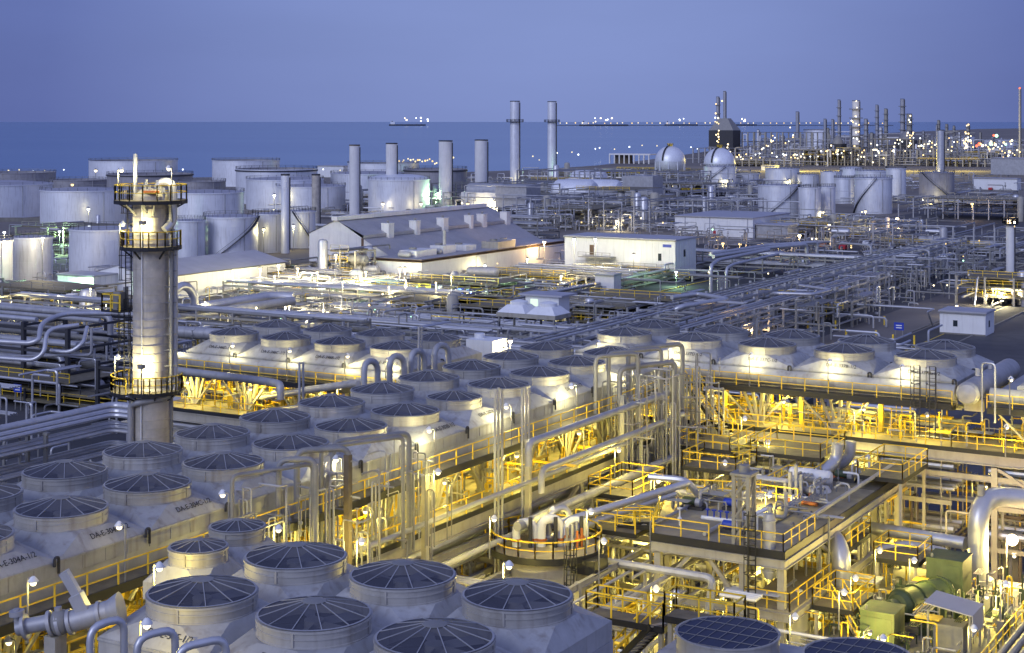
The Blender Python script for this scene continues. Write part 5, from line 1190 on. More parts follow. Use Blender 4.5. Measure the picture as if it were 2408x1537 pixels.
# fan hut: two small cooler cells with a flat canopy
fh = T('fan_hut','little flat-roofed unit with two domed fan cells behind the diagonal bank','cooler unit',(-128,229,0))
bx,by = PY(1255,735,262)[:2]
for dx in (-2.8,2.8):
    MB().add([(bx+dx-2.7,by-2.7,7.2),(bx+dx+2.7,by-2.7,7.2),(bx+dx+2.7,by+2.7,7.2),(bx+dx-2.7,by+2.7,7.2),(bx+dx-1.5,by-1.5,8.4),(bx+dx+1.5,by-1.5,8.4),(bx+dx+1.5,by+1.5,8.4),(bx+dx-1.5,by+1.5,8.4)],[(0,1,5,4),(1,2,6,5),(2,3,7,6),(3,0,4,7),(4,5,6,7),(3,2,1,0)]).lathe([(1.5,1.2),(1.5,1.7),(.4,2.0),(.05,2.0)],(bx+dx,by,7.2),20).build('fan_cell','white_paint',fh)
MB().box(bx-5.6,by-2.8,6.5,bx+5.6,by+2.8,7.18).build('deck','steel_beige',fh)
for x in (-5.2,0,5.2):
    for y in (-2.5,2.5): MB().box(bx+x-.15,by+y-.15,0,bx+x+.15,by+y+.15,6.49).build('leg','steel_grey',fh)
MB().box(bx-3.4,by+3.2,6.5,bx+3,by+7,9.6).build('cabin','white_paint',fh); MB().box(bx-4.4,by+2.4,9.61,bx+4,by+8,9.9).build('cabin_roof','grey_roof',fh)
MB().box(bx-2.4,by+3.1,7.8,bx-1,by+3.196,9).build('lit_window','lit_window',fh)
# ribbed tubes lying before the annex
q = Q(1300,655); 
for i in range(7):
    pipe([(q[0]-4,q[1]-10,1.0+i*.55),(q[0]+26,q[1]-10,1.0+i*.55)],.2,f"{nth(i)} tube from the ground in the ribbed stack before the annex",'ribbed tubes before the annex','aluminium')
cb_ = flatb(Q(1400,695)[0],Q(1400,695)[1],Q(1400,695)[0]+4.6,Q(1400,695)[1]+3.5,4.6,'narrow beige kiosk beside the road',name='kiosk',mt='cream_paint')
door(cb_,'y',Q(1400,695)[0]+1.6,Q(1400,695)[0]+2.8,0,2.2,Q(1400,695)[1],'grey_roof')
# blue signs, tall blue boxes, cars, road barriers
def sign(px,py,w_,h_,z,label,txt=None):
    q = Q(px,py); o = T('blue_sign',label,'sign',q)
    MB().box(q[0]-w_/2,q[1]-.06,z,q[0]+w_/2,q[1],z+h_).build('board','blue_paint',o)
    for e in (-.35,.35): MB().box(q[0]+e*w_-.06,q[1]+.003,0,q[0]+e*w_+.06,q[1]+.12,z+h_*.9).build('post','steel_grey',o)
    for i in range(2): MB().box(q[0]-w_*.3,q[1]-.075,z+h_*(.55-.3*i),q[0]+w_*.3,q[1]-.064,z+h_*(.68-.3*i)).build('marking','white_paint',o)
sign(1837,752,1.1,3.2,.3,'tall blue sign board at the end of the roadside rack')
sign(2114,790,1.8,1.4,1.0,'blue sign on the open yard beyond the road')
sign(42,965,1.5,1.1,2.4,'blue sign on a post before the dark heavy rack')
sign(310,800,1.3,1.7,4.4,'blue notice board behind the tall column\'s ladder')
for i,(px,py) in enumerate(((1016,702),(1078,712),(1105,715))):
    q = Q(px,py); tag(MB().box(q[0]-.7,q[1],0,q[0]+.7,q[1]+1,2.8).box(q[0]-.8,q[1]-.1,2.81,q[0]+.8,q[1]+1.1,3.0).build('blue_cabinet','blue_paint'),f"{nth(i)} tall blue cabinet from the green-lit wall below the annex",'cabinet','tall blue cabinets')
def car(px,py,label,mt,rz=QT):
    q = Q(px,py); o = T('parked_car',label,'car',q); L,W = 2.3,.95
    b = MB().add([(x,y*s_,z) for y in (-1,1) for s_ in (W,) for x,z in ((-L,.35),(L,.35),(L,.85),(L*.5,1.0),(L*.25,1.5),(-L*.7,1.5),(-L,1.0))],[tuple(range(6,-1,-1)),tuple(range(7,14))]+[(i,(i+1)%7,7+(i+1)%7,7+i) for i in range(7)])
    s2 = MB(); s2.v = [(q[0]+(-p[1]),q[1]+p[0],p[2]) for p in b.v]; s2.f = b.f; s2.build('body',mt,o)
    for x in (-1.4,1.4):
        for y in (-.8,.8): MB().cyl((q[0]-y-.1,q[1]+x,.33),(q[0]-y+.1,q[1]+x,.33),.33).build('wheel','black_paint',o)
    MB().box(q[0]-.97,q[1]-1.2,1.02,q[0]+.97,q[1]+.6,1.4).build('window','glass_dark',o)
car(2040,578,'white car parked near the fenced transformer yard','white_paint'); car(1940,582,'orange vehicle on the road by the substation','orange_paint'); car(1890,622,'white pickup behind the roadside rack','white_paint'); car(2330,448,'red truck before the long white shed','red_paint'); car(1985,588,'red car by the roadside','red_paint')
# bollards and yellow barrier posts along the yard
for i,(px,py) in enumerate(((1785,770),(1808,765),(1872,790),(1900,778),(1965,775),(1990,798),(2060,800),(2080,765),(2100,810),(2150,812))):
    q = Q(px,py); tag(MB().box(q[0]-.14,q[1]-.14,0,q[0]+.14,q[1]+.14,1.7).build('barrier_post','yellow_paint'),'yellow post along the yard edge behind the cross rack fans','post','yellow posts along the yard edge')
# ---------------------------------------------------------------- far refinery
GF='columns and stacks of the far refinery'
FR=[(1688,9,228,372,'thin stack with lit rings over the dark furnace','aluminium_dull',1),(1704,8,215,372,'thin plain stack beside the ringed one over the furnace','aluminium_dull',0),(1875,9,263,352,'lone pale stack before the far tank','aluminium_dull',0),(1973,8,235,372,'lit slim stack before the pale refinery tank','aluminium_dull',1),(1940,8,280,362,'short thick stack, first of a pair','aluminium_dull',0),(1958,7,281,362,'short thick stack, second of a pair','aluminium_dull',0),(2013,21,237,385,'widest column of the refinery, strung with lamps','cream_paint',1),(2036,10,280,375,'stubby column beside the widest one','aluminium_dull',1),(2062,8,247,352,'thin column with a lit waist','aluminium_dull',1),(2083,9,256,352,'thin column beside the lit-waist one','steel_beige',1),(2122,12,233,362,'dark broad stack of the refinery','aluminium_dull',1),(2138,14,268,362,'short column leaning on the dark broad stack','steel_beige',1),(2207,7,283,352,'first small spire column past the lit stack','steel_beige',1),(2226,7,292,352,'second small spire column past the lit stack','steel_beige',1),(2276,9,292,352,'distant spire with many lamps','steel_beige',1),(2243,6,296,352,'thin far spire beside the farthest lamps','steel_beige',1),(2398,6,206,400,'very tall thin mast at the frame edge with a red lamp','aluminium_dull',0)]
for i in range(14):
    FR.append((1790+i*42+rnd.uniform(-14,14),rnd.uniform(5,9),rnd.uniform(290,325),365,f"{nth(i)} short lit column from the shore among the far refinery frames",rnd.choice(['steel_beige','aluminium_dull','cream_paint']),i % 2))
for px,w_,yt,yb,lb,mt,lit in FR:
    yb = max(yb,345); o,(x,y,h) = stack(px,w_*.85,yt,yb,lb,GF,mt,n=14); r = w_/2/FP*depth((x,y))
    if lit:
        for k_ in range(2,7):
            z = h*k_/7; MB().lathe([(r*1.03,z),(r*1.5,z),(r*1.5,z+.8),(r*1.03,z+.8)],(x,y,0),14).build('landing','steel_grey',o)
FB=[(1700,385,60,40,14,'the dark furnace with twin stacks'),(1820,378,80,50,28,'the big lit frame of the far refinery'),(1870,388,110,40,5,'the lit row under the lone pale stack'),(1970,390,100,40,13,'the lit frames under the lit slim stack'),(2040,388,90,40,14,'the lit frames beside the widest column'),(2110,385,90,40,22,'the lit block under the dark broad stack'),(2180,372,120,50,12,'the far lit frames behind the lit stack'),(2270,368,150,50,9,'the far lamps and frames near the spires'),(2360,380,120,40,8,'the low lit pipeway at the frame edge'),(1770,392,70,30,7,'the low pipeway by the shore lamps'),(1560,412,100,30,4,'the pipeway between the spheres'),(1440,420,110,40,5,'the long pipeway along the shore'),(2230,392,100,30,6,'the pipeway behind the lone dark tank')]
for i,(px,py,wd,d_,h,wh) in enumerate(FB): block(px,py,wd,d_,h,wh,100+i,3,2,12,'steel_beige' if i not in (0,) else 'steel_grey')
q = Q(1695,378); fu = T('furnace','dark furnace block with sloping hood under the twin thin stacks','furnace',q)
MB().box(q[0]-13,q[1],10,q[0]+13,q[1]+20,30).build('firebox','steel_dark',fu); MB().add([(q[0]-13,q[1],30.1),(q[0]+13,q[1],30.1),(q[0]+13,q[1]+20,30.1),(q[0]-13,q[1]+20,30.1),(q[0]-5,q[1]+6,42),(q[0]+5,q[1]+6,42),(q[0]+5,q[1]+14,42),(q[0]-5,q[1]+14,42)],[(0,1,5,4),(1,2,6,5),(2,3,7,6),(3,0,4,7),(4,5,6,7)]).build('hood','steel_grey',fu)
for x in (-12,0,12): MB().box(q[0]+x-.8,q[1],0,q[0]+x+.8,q[1]+20,10).build('leg','steel_dark',fu)
for i,(px,py,w_,h) in enumerate(((1970,385,12,26),(2132,380,17,30))):
    q = Q(px,py); o = T('furnace',['dark domed furnace before the widest column','dark slab-sided furnace below the dark broad stack'][i],'furnace',q)
    MB().box(q[0]-w_/2,q[1]-8,6,q[0]+w_/2,q[1]+8,h*.7).build('firebox','steel_dark',o); MB().lathe([(w_*.45,h*.7),(w_*.4,h*.82),(w_*.2,h*.95),(.1,h)],(q[0],q[1],0),16).build('hood','steel_grey',o); MB().box(q[0]-w_/3,q[1]-6,0,q[0]+w_/3,q[1]+6,5.99).build('base','steel_dark',o)
# ---------------------------------------------------------------- ships and the sea island
def ship(px,py,L,label,grp):
    Y = (CH+1.2)*FP/(py-HY); x,y,_ = PY(px,HY,Y); o = T('tanker_ship',label,'ship',(x,y,-1.2),grp)
    u = Vector((RT[0],RT[1])); vv = Vector((FW[0],FW[1])); p = lambda a,b: (x+u.x*a+vv.x*b,y+u.y*a+vv.y*b)
    MB().prism([p(-L/2,-15),p(L*.42,-15),p(L/2,0),p(L*.42,15),p(-L/2,15)],-1.2,12).build('hull','steel_dark',o)
    MB().prism([p(-L*.46,-12),p(-L*.34,-12),p(-L*.34,12),p(-L*.46,12)],12.01,34).build('bridge','white_paint',o)
    MB().prism([p(-L*.43,-4),p(-L*.40,-4),p(-L*.40,4),p(-L*.43,4)],34.01,42).build('funnel','steel_dark',o)
    for a in (-.15,.05,.25): MB().cyl((*p(L*a,0),12),(*p(L*a,0),26),1.2).build('mast','steel_grey',o)
    return x,y
SH=[ship(958,296.5,330,'faint lit ship alone far out on the sea','ships on the horizon'),ship(1420,297,420,'long lit tanker at the sea island','ships on the horizon'),ship(1602,296.5,300,'lit ship beyond the thin furnace stacks','ships on the horizon'),ship(1746,296.5,260,'lit ship behind the twin thin stacks, out at sea','ships on the horizon')]
jt = T('sea_jetty','very long low jetty line dotted with lamps along the horizon','jetty',PY(1450,HY,13000)[:2]+(0,))
p,q = PY(1310,HY,13000),PY(2100,HY,13000); MB().beam((p[0],p[1],6),(q[0],q[1],6),20,5).build('deck','steel_dark',jt)
# ---------------------------------------------------------------- lamps
def make_flood(h,arm):
    o = T('lamp_post',None,'lamp',(0,0,0))
    MB().cyl((0,0,0),(0,0,h),.05,.04,8).tube([(0,0,h-.1),(0,0,h+.12),(arm,0,h+.18)],.035,6,.15).build('pole','steel_grey',o)
    hd_ = MB().lathe([(.04,.22),(.1,.17),(.22,.02),(.22,-.02),(.04,.17)],(arm,0,h+.05),14).build('hood','white_paint',o)
    MB().ball((arm,0,h-.02),.14,12,8).build('bulb','lit_bulb',o)
    return o
LP = {}
def lamp(p,h,label,watts=260,rz=0,col=WARM,arm=.32,group=None,bulb=None):
    k = (h,arm)
    if k not in LP: LP[k] = make_flood(h,arm); note_tree(LP[k]); o = LP[k]; o.location = p; o.rotation_euler = (0,0,rz)
    else: o = copy_tree(LP[k],p,rz)
    o['label'] = label; o['group'] = group or 'flood lamps of the fan banks and the pit'
    if watts:
        c = Vector(p)+Vector((arm*math.cos(rz),arm*math.sin(rz),h-.3))
        L = light(c,watts,col,None,.12); L.parent = o; L.matrix_parent_inverse = Matrix.LocRotScale(Vector(p),Matrix.Rotation(rz,3,'Z'),None).inverted()
    return o
# walkway of the diagonal bank: poles lean their heads to the chambers
for i,b in enumerate((54.3,61.6,71.2,80.7,90.0,99.2,108.4)):
    lamp((-52.55,b,17.5),2.55,f"{nth(i)} lamp post from the bottom end along the diagonal walkway",[8,14,260,420,460,460,420][i],math.pi,WHITE if i>1 else WARM,.4)
for i,a in enumerate((-61.5,-54.8,-47.6,-41.0,-35.2)):
    lamp((a,119.75,17.5),2.5,f"{nth(i)} lamp post from the pipe loops along the cross rack walkway",240,QT,WHITE,.4)
for i,a in enumerate((-94,-87.6,-81.5,-75.6,-71.6)):
    lamp((a,102.8,17.5),2.5,f"{nth(i)} lamp post along the walkway behind the tall column",210,QT,WHITE,.4)
lamp((-26.6,118.0,17.5),2.5,'lamp post on the walkway past the big drum',200,QT,WHITE,.4)
# under the walkways
for i,b in enumerate((48,57,66,74.5,83,92,101,110)): lamp((-52.9,b,14.3),2.1,f"{nth(i)} bulb lamp from the bottom end on the deck under the diagonal walkway",[50,100,420,420,420,420,420,420][i],math.pi,WARM,.4)
for i,a in enumerate((-62.4,-57.5,-51.2,-45.0,-38.4,-33.4)): lamp((a,120.2,14.3),2.1,f"{nth(i)} bulb lamp from the pipe loops under the cross rack walkway",480,QT,WARM,.4)
for i,a in enumerate((-27,-21,-14)): lamp((a,118.4,14.3),2.1,f"{nth(i)} bulb lamp from the drum under the farther rack's walkway",420,QT,WARM,.4)
for i,a in enumerate((-93,-86,-79,-72.5)): lamp((a,103.2,14.3),2.1,f"{nth(i)} bulb lamp under the walkway behind the tall column",420,QT,WARM,.4)
# pit and decks
PIT=[(1197,1332,72,'hooded lamp standing before the round platform',2.6,700),(1162,1222,95,'lamp at the round platform rail beside the slender risers',2.4,380),(1390,1205,97,'lamp behind the round platform at its stair',2.6,420),(1540,1122,109,'upper one of two lamps at the bent-back silver pipe',2.6,380),(1548,1132,108,'lower one of two lamps at the bent-back silver pipe',2.2,380),(1705,1090,116,'lamp on the landing behind the process deck',2.6,700),(1752,986,124,'lamp on the stair landing by the cross rack',2.2,420),(1806,1042,121,'tall lamp at the back landing under the cross rack girder',2.6,420),(1810,1166,107,'lamp among the orange pipes on the process deck',2.4,460),(1543,1387,84,'lamp under the process deck beside the brace',2.2,420),(1590,1400,81,'bright hooded lamp on the curved yellow stair',3.0,760),(1870,1452,88,'lamp below the near deck corner beside the pale vessel',2.4,480),(2077,1503,84,'bright hooded lamp in front of the green housing',3.0,700),(2013,1086,121,'lamp under the fat silver duct',2.2,380),(2069,1297,104,'lamp over the orange valve wheel landing',2.2,420),(2012,1362,97,'small lamp beside the bent silver pipe',2.0,340),(1985,1395,92,'lamp on the stair head beside the pale vessel',2.2,380),(2150,1320,101,'lamp between the green housing and the long header',2.2,420),(2365,1375,98,'lamp on the compressor rail',2.2,380),(2290,1480,88,'lamp beside the sheet canopy',2.2,420),(850,1276,84,'lamp at the foot of the tall pipe loops',2.4,520),(655,1246,79,'lamp blazing on the white bent pipes below the loops',2.0,300),(375,1336,66.5,'lamp lighting the small cooler chamber white',2.2,420),(345,1470,57.5,'lamp on the front panel of the tower-end huge fan',2.2,170),(78,1370,66,'bright lamp post over the bottom corner walkway',2.6,70),(1420,1275,93,'dim blue-topped pole lamp before the pit',3.4,60),(2378,1274,109,'blazing floodlight at the frame edge beside the thick duct',3.0,2600),(800,912,124,'lamp at the pipe bridge behind the diagonal bank',2.2,420),(1030,1112,92,'lamp on the strut under the diagonal walkway',2.0,420),(1455,1060,112,'lamp among the slung pipes outside the diagonal rack',2.0,420),(1300,1200,101,'lamp below the silver pipes fanning out',2.0,480)]
for px,py,Y,lb,h,wt in PIT:
    p = PY(px,py,Y); lamp((p[0]-.32,p[1],p[2]-h),h,lb,wt,0,WARM if wt<2000 else AMBER)
hot = PY(2378,1273,108.5); tag(MB().ball(hot,.26,14,10).cyl((hot[0],hot[1]+.4,hot[2]),(hot[0],hot[1]+.2,hot[2]),.38).build('floodlight','lit_hot'),'glaring round floodlight at the frame edge','lamp')
# unseen-from-here work lights hang under the decks as small bulkheads
for i,(x,y,z) in enumerate(((-47.5,72,9.8),(-47.5,80,9.8),(-47,98,9.6),(-46,108,9.6),(-40,95,8.0),(-40,103,8.4),(-36,99,6.2),(-38,112,9.0),(-30,88,6.0),(-31.8,112,8.6),(-24.5,110,9.4),(-28.6,91,8.8),(-24.2,101,9.0),(-44,90,7),(-44,118,10),(-52,125,10.5),(-40,125,10.5),(-30,125,10.5),(-18,124,10.5),(-58,66,11.8),(-58,82,11.8),(-58,98,11.8))):
    o = T('bulkhead_lamp','small bulkhead lamp glowing among the pipes under the decks','lamp',(x,y,z),'bulkhead lamps under the decks')
    MB().cyl((x,y,z),(x,y,z+.12),.16).build('back_plate','steel_grey',o); MB().ball((x,y,z-.08),.12,8,6).build('bulb','lit_bulb',o); light((x,y,z-.32),760,WARM,o)
for i,q in enumerate(UNDER):
    o = T('bulkhead_lamp','bulkhead lamp hung under the fans above a yellow-railed lower deck','lamp',q,'bulkhead lamps above the lower decks')
    MB().cyl((q[0],q[1],q[2]),(q[0],q[1],q[2]+.12),.16).build('back_plate','steel_grey',o); MB().ball((q[0],q[1],q[2]-.08),.12,8,6).build('bulb','lit_bulb',o); light((q[0],q[1],q[2]-.32),150 if q[1] < 62 else 430,WARM,o)
# column lamps
for p,hh,lb,wt,rz in ((tp(-2.0,1.6,tz(470)),2.2,'lamp post on the column head platform, ladder side',260,0),(tp(1.9,1.65,tz(470)),2.3,'lamp post on the column head platform, bank side',300,math.pi),(tp(-2.1,.8,tz(578)),1.6,'lamp on the column\'s middle platform',150,0),(tp(-2.5,.6,tz(915)),2.4,'lamp on the column\'s widest platform beside the ladder',200,0)):
    lamp(p,hh,lb,wt,rz,WHITE)
for df,dz,lb,wt in ((2.55,tz(855),'floodlight on a pole facing the column shell, above its widest platform',560),(2.1,tz(525),'floodlight facing the column shell between its two upper platforms',330)):
    p = tp(-.1,df,dz); zb = tz(915) if df > 2.3 else tz(578)
    o = T('column_floodlight',lb,'lamp',(p[0],p[1],zb)); MB().cyl((p[0],p[1],zb),(p[0],p[1],dz),.05).build('pole','steel_dark',o); MB().box(p[0]-.2,p[1]-.2,dz,p[0]+.2,p[1]+.2,dz+.3).build('housing','steel_grey',o)
    l = tp(-.1+.0,df-.45,dz-.1); MB().ball(tp(-.1,df-.3,dz+.1),.1,8,6).build('bulb','lit_bulb',o); light(l,wt*.9,WHITE,o)
# mid-distance lamps: bulbs on poles, individually placed
def pole_lamp(px,py,yb,label,watts,col,mt,group,rb=None,Y=None,heads=1):
    Y = Y or CH*FP/(yb-HY); p = PY(px,py,Y); r = rb or max(.16,Y*.00095); o = T('lamp_pole',label,'lamp',(p[0],p[1],0),group)
    if p[2] > .5: MB().cyl((p[0],p[1],0),(p[0],p[1],p[2]-r),max(.06,Y*.00014),n=6).build('pole','steel_grey',o)
    MB().ball(p,r,10,6).build('bulb',mt,o)
    MB().lathe([(r*1.5,r*.5),(r*.4,r*1.4),(.02,r*1.5)],p,10).build('hood','steel_grey',o)
    if watts: light((p[0]+FW[0]*-r*1.6,p[1]+FW[1]*-r*1.6,p[2]-r*1.4),watts*(2.6 if px < 1010 and 585 < py < 770 else 1.1 if py < 560 else 1.7),col,o,.3)
    return o
ML=[(95,700,725,'blazing yellow lamp before the lit shed wall',1100,AMBER,'lit_hot'),(148,688,716,'green-white door lamp over the first green door',1980,GREEN,'lit_white'),(175,683,716,'green-white door lamp over the second green door',2420,GREEN,'lit_white'),
(655,625,690,'blazing lamp at the end of the long shed',1100,MID,'lit_hot'),(612,632,700,'lamp at the shed\'s lit pipework',1100,MID,'lit_bulb'),(700,632,690,'lamp behind the lit pipework near the hall corner',2200,MID,'lit_bulb'),(740,660,700,'lamp low in the lit pipework',2000,MID,'lit_bulb'),(790,600,672,'lamp on the small process frame before the hall',700,MID,'lit_bulb'),(860,640,690,'lamp under the hall gable',1500,MID,'lit_bulb'),(832,660,700,'lamp with a greenish cast before the hall',3300,GREEN,'lit_white'),(940,632,685,'twin-headed lamp pole before the annex corner',1000,MID,'lit_bulb'),(952,632,685,'second head of the annex corner lamp pole'.replace('second head of','lamp pole beside'),2200,MID,'lit_bulb'),
(680,720,760,'lamp among the cold ducts',1300,MID,'lit_bulb'),(770,735,770,'lamp over the lit pipes behind the back fan row',1300,MID,'lit_bulb'),(620,760,800,'lamp at the back row of fans behind the column',600,MID,'lit_bulb'),(880,770,800,'small lamp over the last fan behind the column',300,MID,'lit_bulb'),(990,690,720,'green-lit lamp under the pale annex',3300,GREEN,'lit_green'),(1040,685,712,'green lamp by the blue cabinets',3300,GREEN,'lit_green'),(1180,660,690,'greenish lamp behind the ribbed tubes',3740,GREEN,'lit_white'),
(1145,598,640,'bright lamp at the annex stair bay',1300,MID,'lit_hot'),(1280,570,628,'brightest lamp over the annex roof edge',2600,AMBER,'lit_hot'),(1350,563,668,'first lamp in front of the white block',2600,WHITE,'lit_white'),(1400,563,668,'second lamp in front of the white block',2600,WHITE,'lit_white'),(1140,625,650,'white lamp by the annex wall',700,WHITE,'lit_white'),(1490,600,655,'lamp pole before the white block wall',60,MID,'lit_bulb'),(1240,610,650,'lamp over the machines before the annex',800,MID,'lit_bulb'),(1450,640,670,'lamp in the low pipework before the white block',1500,MID,'lit_bulb'),(1590,640,675,'green-white lamp at the white block corner',1200,GREEN,'lit_white'),(1320,650,680,'lamp in the middle of the low pipework',1500,MID,'lit_bulb'),(1100,690,715,'lamp between the blue cabinets',1200,MID,'lit_bulb'),
(1200,803,0,'bright lamp over the white housing behind the outer row',110,MID,'lit_hot'),(1188,822,0,'second lamp beside the white housing',110,MID,'lit_bulb'),(1768,778,815,'amber lamp on a pole behind the cross rack fans',500,AMBER,'lit_hot'),(1992,792,825,'white lamp behind the cross rack fans',350,MID,'lit_bulb'),(1285,750,770,'small lamp in the hollow behind the bank',350,WHITE,'lit_white'),(2110,515,565,'amber street lamp on the asphalt yard',1600,AMBER,'lit_hot'),(1880,555,600,'amber street lamp by the substation',1600,AMBER,'lit_hot'),(1740,575,590,'small amber lamp on the pipe rack by the store',600,AMBER,'lit_amber'),(1700,573,592,'second small amber lamp on the pipe rack by the store',600,AMBER,'lit_amber'),(1830,575,600,'third small amber lamp on the pipe rack',500,AMBER,'lit_amber'),
(1520,610,640,'thin lamp pole by the white block',0,MID,'lit_bulb'),(2195,467,480,'lamp at the foot of the lone dark tank',4500,WHITE,'lit_white'),(2200,405,420,'hidden lamp at the lit stack\'s foot',5000,MID,'lit_bulb'),(1705,425,440,'lamp at the foot of the tank under the sphere',1000,WHITE,'lit_white'),(1855,425,440,'lamp between the yard tanks',900,WHITE,'lit_bulb'),(2085,462,475,'lamp at the lit-side tank\'s foot',1100,MID,'lit_bulb'),(1935,500,515,'lamp before the narrow tank',400,MID,'lit_bulb'),(2035,498,520,'lamp by the gantry tank',500,MID,'lit_bulb'),(2286,480,520,'amber street lamp by the frame-edge yard',1000,AMBER,'lit_amber'),
(2372,520,692,'lamp on the column head beyond the road',2500,AMBER,'lit_hot'),(2386,524,692,'second lamp on the column head beyond the road',700,AMBER,'lit_hot'),(2355,690,720,'lamp at the foot of the pale slender column',2500,MID,'lit_hot'),(2320,695,720,'lamp beside the pump yard',420,MID,'lit_bulb'),(2390,680,715,'lamp beyond the pump yard',420,MID,'lit_bulb'),(2335,680,715,'lamp on the pump yard header',420,MID,'lit_bulb'),(2250,720,745,'lamp behind the white hut',420,MID,'lit_bulb'),
(225,402,440,'lamp on the far tank rim',0,MID,'lit_bulb'),(170,435,470,'lamp over the brownish tank',0,MID,'lit_amber'),(10,547,580,'white lamp by the silver tank at the frame edge',2500,WHITE,'lit_white'),(140,545,600,'white lamp between the silver tanks',5500,GREEN,'lit_white'),(208,492,545,'faint lamp before the cone roof tank',900,WHITE,'lit_white'),(210,533,600,'lamp on the wide silver tank',1500,WHITE,'lit_white'),(645,460,500,'lamp before the dark-girdered tank',1200,WHITE,'lit_white'),(690,532,590,'lamp between the slim chimneys',1500,WHITE,'lit_white'),(620,540,600,'twin lamp before the silver tanks',900,WHITE,'lit_bulb'),(100,560,690,'lamp behind the gleaming silver tank',3500,MID,'lit_white'),(1030,455,500,'greenish lamp at the wide chimney base',7700,GREEN,'lit_green'),(1100,480,505,'yellow lamp on the boiler house',2500,MID,'lit_amber'),(1165,475,505,'lamp on the drum roof',2500,MID,'lit_bulb'),(1340,410,430,'green haze lamp by the second tallest chimney',13200,GREEN,'lit_green'),(1360,420,440,'white lamp by the second tallest chimney',6000,WHITE,'lit_white'),(1420,505,530,'yellow lamp in the process unit',2200,MID,'lit_bulb'),(1230,425,445,'lamp at the foot of the first tallest chimney',3500,WHITE,'lit_white'),(1490,555,570,'yellow lamp over the lit exchangers behind the block',1500,MID,'lit_bulb'),(1450,520,545,'lamp deep in the process unit',1800,MID,'lit_bulb'),(1540,500,520,'lamp in the pipe maze',1500,WHITE,'lit_white'),(1660,520,545,'lamp behind the white store',1800,WHITE,'lit_white'),(990,480,505,'lamp in the boiler yard',500,MID,'lit_bulb'),(900,480,505,'lamp at the hall ridge end',500,MID,'lit_bulb'),(1950,530,560,'lamp in the substation yard',1500,MID,'lit_bulb'),(2060,535,556,'lamp in the transformer yard',1200,MID,'lit_bulb')]
for px,py,yb,lb,wt,colr,mt in ML:
    if yb == 0: pole_lamp(px,py,900,lb,wt,colr,mt,'lamps of the middle distance',.2,143)
    else: pole_lamp(px,py,yb,lb,wt,colr,mt,'lamps of the middle distance')
for i in range(18):
    x,y = -228+(i*37 % 64),206+(i*53 % 104); z = 5.2+(i % 3)*.6
    if y > 300 and x < -205: continue
    o = T('rack_lamp','small lamp on a short stalk over the lit pipework before the hall and shed','lamp',(x,y,0),'lamps over the lit pipework')
    MB().cyl((x,y,0),(x,y,z+.3),.06,n=6).build('pole','steel_grey',o); MB().ball((x,y,z+.42),.2,8,6).build('bulb','lit_bulb',o); light((x+.5,y-.5,z),1500,(1,.87,.42),o,.2)
# shore lamps and the swarm of lamps in the far refinery
R = random.Random(11)
def far_lamps(n,fx,name,label,group,mts,size):
    mesh = {}
    for i in range(n):
        px,py,Y = fx(i); mt = R.choice(mts); p = PY(px,py,Y); r = size*Y*(.8+.5*R.random())
        if mt not in mesh:
            mesh[mt] = MB().ball((0,0,0),1,8,6).build('tmp_lamp',mt).data; bpy.data.objects.remove(bpy.data.objects['tmp_lamp'])
        o = bpy.data.objects.new(name,mesh[mt]); C.objects.link(o); o.location = p; o.scale = (r,)*3; tag(o,label,'lamp',group)
YY = lambda py: CH*FP/(py-HY)
shore = [(x,404+rnd.uniform(-4,2)-x*.003) for x in (20,45,78,105,150,240,322,358,430,540,590,640,700,760,800,845)]+[(x,y) for x,y in ((1125,372),(1222,378),(1253,370),(1268,378),(1310,362),(1345,360),(1360,366),(1400,352),(1410,350),(1445,353),(1480,348),(1510,344),(1545,345),(1580,350),(1625,348),(1640,352),(1670,348))]
far_lamps(len(shore),lambda i:(shore[i][0],shore[i][1],YY(shore[i][1]+22)),'shore_lamp','tiny white lamp along the shore road','lamps along the shore road',['lit_white','far_bulb'],.0004)
far_lamps(24,lambda i:(940+i*5.4+R.uniform(-2,2),376+R.uniform(-3,12),YY(405)),'pier_lamp','small yellow lamp in the dense row by the shore behind the wide chimneys','dense yellow shore lamps',['far_bulb','far_amber'],.00055)
far_lamps(46,lambda i:(1315+i*17+R.uniform(-5,5),291.5+R.uniform(-.6,.6),12800),'jetty_lamp','tiny lamp of the string along the horizon','lamps of the sea jetty',['far_bulb','far_amber'],.00036)
far_lamps(22,lambda i:(R.choice((1420,1432,1445,1405,1590,1604,1598,1745,1750,958,985,1005))+R.uniform(-8,8),284+R.uniform(-5,4),12500 if i else 12500),'ship_lamp','tiny deck lamp of a ship on the horizon','deck lamps of the ships',['lit_bulb','lit_white'],.00042)
cl = [(1688,300,6,70),(1820,340,30,45),(1870,372,60,14),(1970,360,40,26),(2013,300,10,90),(2050,360,50,30),(2110,345,45,40),(2140,300,8,60),(2180,345,40,25),(2230,345,40,20),(2276,320,9,40),(2330,345,50,18),(2380,362,30,14),(1740,370,40,12),(1700,360,20,20)]
def fr(i):
    cx,cy,sx_2,sy = cl[i % len(cl)]; px = cx+R.gauss(0,sx_2*.6); py = cy+R.gauss(0,sy*.35); return px,min(392,max(240,py)),1250+R.random()*150
far_lamps(230,fr,'refinery_lamp','tiny lamp among the frames of the far refinery','lamps of the far refinery',['lit_bulb','lit_amber','lit_amber','lit_bulb','lit_white'],.00042)
far_lamps(16,lambda i:(2325+R.gauss(0,30),338+R.gauss(0,8),1500),'refinery_lamp','blurred coloured lamp at the far end of the refinery','coloured lamps of the far refinery',['lit_green','lit_bulb','lit_red','lit_amber'],.0008)
